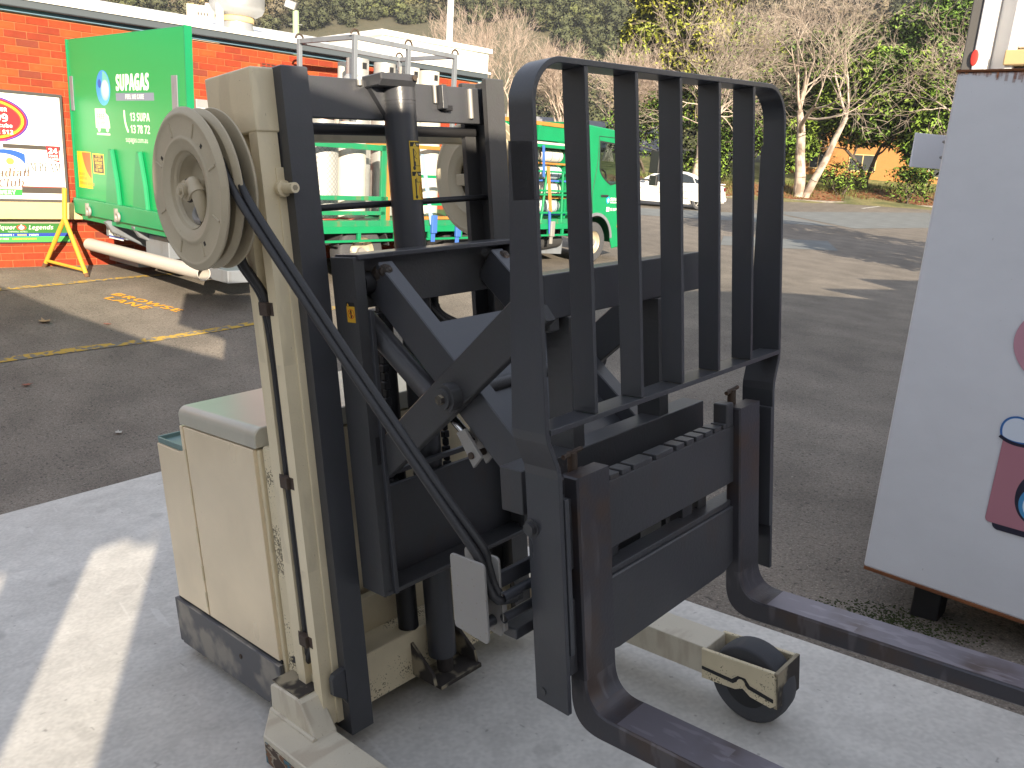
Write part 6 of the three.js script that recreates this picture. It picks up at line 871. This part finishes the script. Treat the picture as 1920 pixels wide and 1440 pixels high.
function grow(trunk, crown, p, dir, len, r, depth, o, tips) {
  const steps = depth > o.depth - 2 ? 4 : depth > 1 ? 3 : 2; let d = dir.clone(), c = p.clone(), rad = r; const out = depth >= o.depth - 1 ? trunk : crown;
  for (let i = 0; i < steps; i++) {
    d.add(new V3(rr(-1, 1), rr(-1, 1) + o.up, rr(-1, 1)).multiplyScalar(o.wob)).normalize();
    const q = c.clone().addScaledVector(d, len / steps), r2 = rad * (i === steps - 1 ? 0.72 : 0.88);
    limbGeo(out, c, q, rad, r2, depth > 3 ? 8 : depth > 1 ? 5 : 3); c = q; rad = r2;
    if (depth > 0 && i >= (depth === o.depth ? steps - 2 : 0) && rnd() < o.side) kid(c, d, depth);
  }
  function kid(at, dd, dep) { const ax = new V3(rr(-1, 1), rr(-1, 1), rr(-1, 1)).cross(dd).normalize(), nd = dd.clone().applyAxisAngle(ax, rr(o.a0, o.a1)); grow(trunk, crown, at, nd, len * rr(o.l0, o.l1), Math.max(o.min, rad * rr(0.5, 0.72)), dep - 1, o, tips); }
  if (depth > 0) { const n = o.kids; for (let i = 0; i < n; i++) kid(c, d, depth); } else tips.push(c.clone());
}
function bareTree(x, z, h, s, label, o = {}, mb = bark, lean = [0, 0]) {
  reseed(s); const y = Math.hypot(x, z) > 69 ? hillY(x, z) : groundY(x, z) + 0.1; const t = thing('bare_tree', label, 'tree', [x, y, z], 0, 'bare trees beyond the car park');
  const trunk = { p: [], n: [], uv: [] }, crown = { p: [], n: [], uv: [] }, tips = [];
  const oo = { depth: 5, up: 0.22, wob: 0.20, side: 0.75, a0: 0.35, a1: 0.95, l0: 0.55, l1: 0.82, kids: 2, min: 0.008, ...o };
  for (let k = 0; k < (oo.stems || 1); k++) grow(trunk, crown, new V3(k * 0.25, -0.2, k * 0.1), new V3(lean[0] + (k ? rr(-0.4, 0.4) : 0), 1, lean[1] + (k ? rr(-0.3, 0.3) : 0)).normalize(), h * (oo.first || 0.30), h * (oo.thick || 0.017) * (k ? 0.7 : 1), oo.depth, oo, tips);
  obj('trunk', toGeo(trunk), mb, t, 0); obj('crown', toGeo(crown), mb, t, 0); return [t, tips];
}
const leafMats = [[0.064, 0.112, 0.015], [0.092, 0.150, 0.020], [0.150, 0.172, 0.022], [0.050, 0.078, 0.018]].map(c => new THREE.MeshPhysicalMaterial({ color: L(c[0] * 1.8, c[1] * 1.8, c[2] * 1.8), roughness: 0.75, side: THREE.DoubleSide, vertexColors: true }));
function leafGeo(clumps, perM, size, long = 2.2, col = 0.5) {   // many small leaves spread through clumps (centre, radius)
  const p = [], n = [], uv = [], cl = [];
  for (const [c, r, k = 1] of clumps) {
    const N = Math.round(perM * r * r * k), tone = rr(1 - col * 0.6, 1 + col * 0.5), warm = rr(0.9, 1.15);
    for (let i = 0; i < N; i++) {
      const d = new V3(rr(-1, 1), rr(-1, 1), rr(-1, 1)); if (d.lengthSq() > 1) { i--; continue; } const l = d.length() || 1, rad = r * Math.pow(l, 0.45); d.multiplyScalar(1 / l);
      const at = new V3(c.x + d.x * rad, c.y + d.y * rad * 0.8, c.z + d.z * rad), a = new V3(rr(-1, 1), rr(-1, 0.6), rr(-1, 1)).normalize(), b = new V3().crossVectors(a, new V3(rr(-1, 1), rr(-1, 1), rr(-1, 1))).normalize(), s = size * rr(0.6, 1.3);
      const nn = new V3().crossVectors(a, b).normalize(); if (nn.dot(d) < 0) nn.negate();
      const t = at.clone().addScaledVector(a, s * long), m1 = at.clone().addScaledVector(a, s * long * 0.5).addScaledVector(b, s * 0.5), m2 = at.clone().addScaledVector(a, s * long * 0.5).addScaledVector(b, -s * 0.5), k2 = tone * rr(0.75, 1.25);
      for (const v of [at, m1, t, at, t, m2]) { p.push(v.x, v.y, v.z); n.push(nn.x, nn.y, nn.z); uv.push(0, 0); cl.push(k2 * warm, k2, k2 * 0.9); }
    }
  }
  const g = new THREE.BufferGeometry(); g.setAttribute('position', new THREE.Float32BufferAttribute(p, 3)); g.setAttribute('normal', new THREE.Float32BufferAttribute(n, 3)); g.setAttribute('uv', new THREE.Float32BufferAttribute(uv, 2)); g.setAttribute('color', new THREE.Float32BufferAttribute(cl, 3)); return g;
}
function leafyTree(name, label, x, z, h, r, s, mi, o = {}) {
  reseed(s); const far = Math.hypot(x, z) > 69, y = o.y ?? (far ? hillY(x, z) : groundY(x, z) + 0.12); const t = thing(name, label, name.includes('shrub') ? 'shrub' : 'tree', [x, y, z], 0, o.group || 'green trees and shrubs beyond the car park');
  const trunk = { p: [], n: [], uv: [] }, br = { p: [], n: [], uv: [] }, tips = [];
  for (let k = 0; k < (o.stems || 1); k++) grow(trunk, br, new V3(rr(-0.1, 0.1), -0.15, rr(-0.1, 0.1)), new V3(rr(-0.3, 0.3) * (k ? 2 : 1), 1, rr(-0.3, 0.3) * (k ? 2 : 1)).normalize(), h * (o.first || 0.34), h * 0.018, o.depth || 3, { depth: o.depth || 3, up: 0.15, wob: 0.25, side: 0.6, a0: 0.4, a1: 1.0, l0: 0.55, l1: 0.8, kids: 2, min: 0.01 }, tips);
  obj('trunk', toGeo(trunk), barkDark, t, 0); const bo = obj('branches', toGeo(br), barkDark, t, 0);
  const cl = []; const N = o.clumps || 46; for (let i = 0; i < N; i++) { let d; do d = new V3(rr(-1, 1), rr(-1, 1), rr(-1, 1)); while (d.lengthSq() > 1); const squash = o.sy || 1; cl.push([new V3(d.x * r, h * (o.cy || 0.62) + d.y * r * squash, d.z * r), r * rr(0.16, 0.34)]); }
  for (const q of tips) cl.push([q, r * rr(0.14, 0.26)]);
  const g = leafGeo(cl, (o.dens || 110) / Math.max(0.3, (r * 0.25) ** 2) * (r * 0.25) ** 2 * 1, o.leaf || 0.09, o.long || 2.4, o.col ?? 0.5); const m = new THREE.Mesh(g, leafMats[mi]); m.name = 'crown'; m.castShadow = m.receiveShadow = true; t.add(m); return t;
}
// bare trees that can be told apart
bareTree(8.9, -44.6, 13.5, 11, 'pale bare tree rising behind the white car', { first: 0.26, stems: 2, thick: 0.020 }, bark, [0.05, 0]);
bareTree(14.55, -44.9, 15, 23, 'pale bare tree with a forked trunk leaning by the kerb', { first: 0.30, stems: 2, thick: 0.022, side: 0.6 }, bark, [0.10, 0.02]);
bareTree(23.8, -44.0, 14, 37, 'bare tree with drooping pale twigs beside the freezer edge', { up: 0.02, wob: 0.26, first: 0.28 }, bark, [-0.18, 0]);
bareTree(-8.5, -58, 13.5, 41, 'bare spreading tree above the white parapet', { stems: 2, first: 0.2 }, barkRed);
bareTree(-2.2, -60, 15, 53, 'tall twiggy bare tree behind the gas cylinder cage', { stems: 3, first: 0.22, a0: 0.2, a1: 0.6 }, barkRed);
bareTree(2.2, -60, 14, 61, 'reddish twiggy bare tree behind the truck cab', { stems: 3, first: 0.2, a0: 0.2, a1: 0.6 }, barkRed);
bareTree(5.2, -57, 13, 67, 'reddish bare tree between the cab and the green tree', { stems: 3, first: 0.2, a0: 0.2, a1: 0.65 }, barkRed);
bareTree(-5.4, -64, 12, 71, 'dense low bare tree behind the building roof', { stems: 3, first: 0.2, a0: 0.3, a1: 0.8 }, barkRed);
bareTree(17.5, -62, 15, 83, 'thin bare tree standing behind the leaning one', { first: 0.3 }, bark);
// green trees and shrubs
leafyTree('lime_tree', 'tall yellow green tree standing behind the bare ones', 10.6, -65, 14.5, 4.4, 101, 2, { sy: 1.3, cy: 0.66, leaf: 0.15, dens: 330, clumps: 80 });
leafyTree('green_tree', 'feathery green tree in front of the orange brick house', 19.4, -48.4, 8.0, 3.3, 103, 1, { sy: 0.8, cy: 0.60, leaf: 0.105, long: 3.0, dens: 520, clumps: 80, stems: 2 });
leafyTree('green_shrub', 'low dark shrub under the feathery tree', 17.2, -46.0, 2.2, 1.15, 107, 1, { sy: 0.7, cy: 0.5, stems: 3, dens: 380, leaf: 0.07, long: 3 });
leafyTree('green_shrub', 'rounded shrub beside the freezer edge', 20.4, -45.2, 2.6, 1.4, 109, 0, { sy: 0.75, cy: 0.5, stems: 3, dens: 360, leaf: 0.07, long: 3 });
leafyTree('green_shrub', 'bushy shrub between the white car and the leaning bare tree', 11.6, -46.5, 4.6, 1.9, 113, 0, { sy: 1.0, cy: 0.5, stems: 2, dens: 320, leaf: 0.08 });
leafyTree('green_shrub', 'leafy shrub at the foot of the pale bare tree', 9.3, -45.6, 2.7, 1.5, 127, 1, { sy: 0.7, cy: 0.45, stems: 3, dens: 340, leaf: 0.08 });
leafyTree('green_shrub', 'loose green shrub right of the truck mirror', 6.6, -47, 4.4, 1.7, 131, 0, { sy: 1.0, cy: 0.55, stems: 2, dens: 300, leaf: 0.08 });
leafyTree('green_tree', 'dark green tree behind the leaning bare tree', 16.6, -52, 8.5, 3.0, 137, 3, { sy: 1.1, cy: 0.6, leaf: 0.12, dens: 240 });
leafyTree('green_tree', 'broad olive tree behind the brick house', 26, -68, 11, 4.6, 139, 3, { sy: 0.9, cy: 0.6, leaf: 0.15, dens: 170, clumps: 70 });
leafyTree('green_tree', 'olive tree left of the brick house', 13.2, -60, 8, 3.0, 149, 0, { sy: 1.0, cy: 0.55, leaf: 0.12, dens: 220 });
leafyTree('green_tree', 'rounded olive tree on the rise behind the house', 20, -80, 13, 5, 151, 0, { sy: 0.9, cy: 0.6, leaf: 0.17, dens: 150, clumps: 70 });
leafyTree('green_tree', 'tall olive gum tree behind the feathery green tree', 30.5, -64, 12.5, 4.6, 163, 0, { sy: 1.0, cy: 0.62, leaf: 0.14, dens: 230, clumps: 80 });
leafyTree('green_tree', 'olive gum tree next to the brick house wall', 25.8, -60, 9.5, 3.2, 167, 1, { sy: 1.0, cy: 0.62, leaf: 0.12, dens: 260, clumps: 60 });
leafyTree('shade_tree', 'leafy tree that throws its shade over the car park', 13.2, -8.6, 8.2, 2.6, 157, 1, { sy: 1.1, cy: 0.62, leaf: 0.14, dens: 260, group: 'tree beside the car park' });
// wooded hill: one mass of crowns
{
  reseed(401); const kinds = [];
  for (let v = 0; v < 3; v++) {
    const cl = []; for (let i = 0; i < 12; i++) { let d; do d = new V3(rr(-1, 1), rr(-0.6, 1), rr(-1, 1)); while (d.lengthSq() > 1); cl.push([d.multiplyScalar(0.62), rr(0.30, 0.46)]); }
    const lv = leafGeo(cl, 900, 0.075, 1.7, 0.5), pos = [], nor = [], col = [];
    for (const [c, r] of cl) { const g = new THREE.IcosahedronGeometry(r * 0.66, 1), q = g.attributes.position, k = rr(0.75, 1.1); for (let i = 0; i < q.count; i++) { const f = 0.85 + 0.3 * hash(Math.round(q.getX(i) * 900), Math.round(q.getY(i) * 900) + Math.round(q.getZ(i) * 7000), v); q.setXYZ(i, q.getX(i) * f + c.x, q.getY(i) * f * 0.85 + c.y, q.getZ(i) * f + c.z); } g.computeVertexNormals(); for (let i = 0; i < q.count; i++) { pos.push(q.getX(i), q.getY(i), q.getZ(i)); nor.push(g.attributes.normal.getX(i), g.attributes.normal.getY(i), g.attributes.normal.getZ(i)); col.push(k, k, k * 0.95); } }
    const core = new THREE.BufferGeometry(); core.setAttribute('position', new THREE.Float32BufferAttribute(pos, 3)); core.setAttribute('normal', new THREE.Float32BufferAttribute(nor, 3)); core.setAttribute('color', new THREE.Float32BufferAttribute(col, 3)); lv.deleteAttribute('uv'); kinds.push(mergeGeometries([lv, core]));
  }
  const fm = new THREE.MeshStandardMaterial({ color: 0xffffff, roughness: 0.95, side: THREE.DoubleSide, vertexColors: true }), N = 6500;
  kinds.forEach((g, v) => {
    const im = new THREE.InstancedMesh(g, fm, N), M4 = new THREE.Matrix4(), q = new THREE.Quaternion(), col = new THREE.Color();
    for (let i = 0; i < N; i++) {
      const az = rr(-0.72, 0.72), r0 = az < 0.02 ? 190 : 105, r = r0 + (440 - r0) * Math.pow(rnd(), 0.75), x = Math.sin(az) * r, z = -Math.cos(az) * r, s = rr(2.0, 4.2) * (0.85 + r / 900);
      q.setFromAxisAngle(new V3(0, 1, 0), rr(0, 6.28)); M4.compose(new V3(x, hillY(x, z) + s * 0.35, z), q, new V3(s, s * rr(0.8, 1.15), s)); im.setMatrixAt(i, M4);
      const gy = fbm(x / 300 + 3, z / 300 + 3, 14, 3, 9), k = rr(0.7, 1.25); const c = mixc([0.070, 0.080, 0.038], [0.130, 0.110, 0.076], sst(gy + 0.12 * (rnd() - 0.5), 0.42, 0.62)); const y = rnd() < 0.1 ? 1.35 : 1; col.setRGB(c[0] * k * y, c[1] * k * y, c[2] * k); im.setColorAt(i, col);
    }
    im.name = numbered('hill_forest'); im.userData.kind = 'stuff'; tag(im, ['olive and grey green forest covering the hill', 'forest crowns covering the hill between the others', 'darker forest crowns covering the hill'][v], 'forest'); im.castShadow = im.receiveShadow = true; scene.add(im);
  });
}
renderer.render(scene, camera);
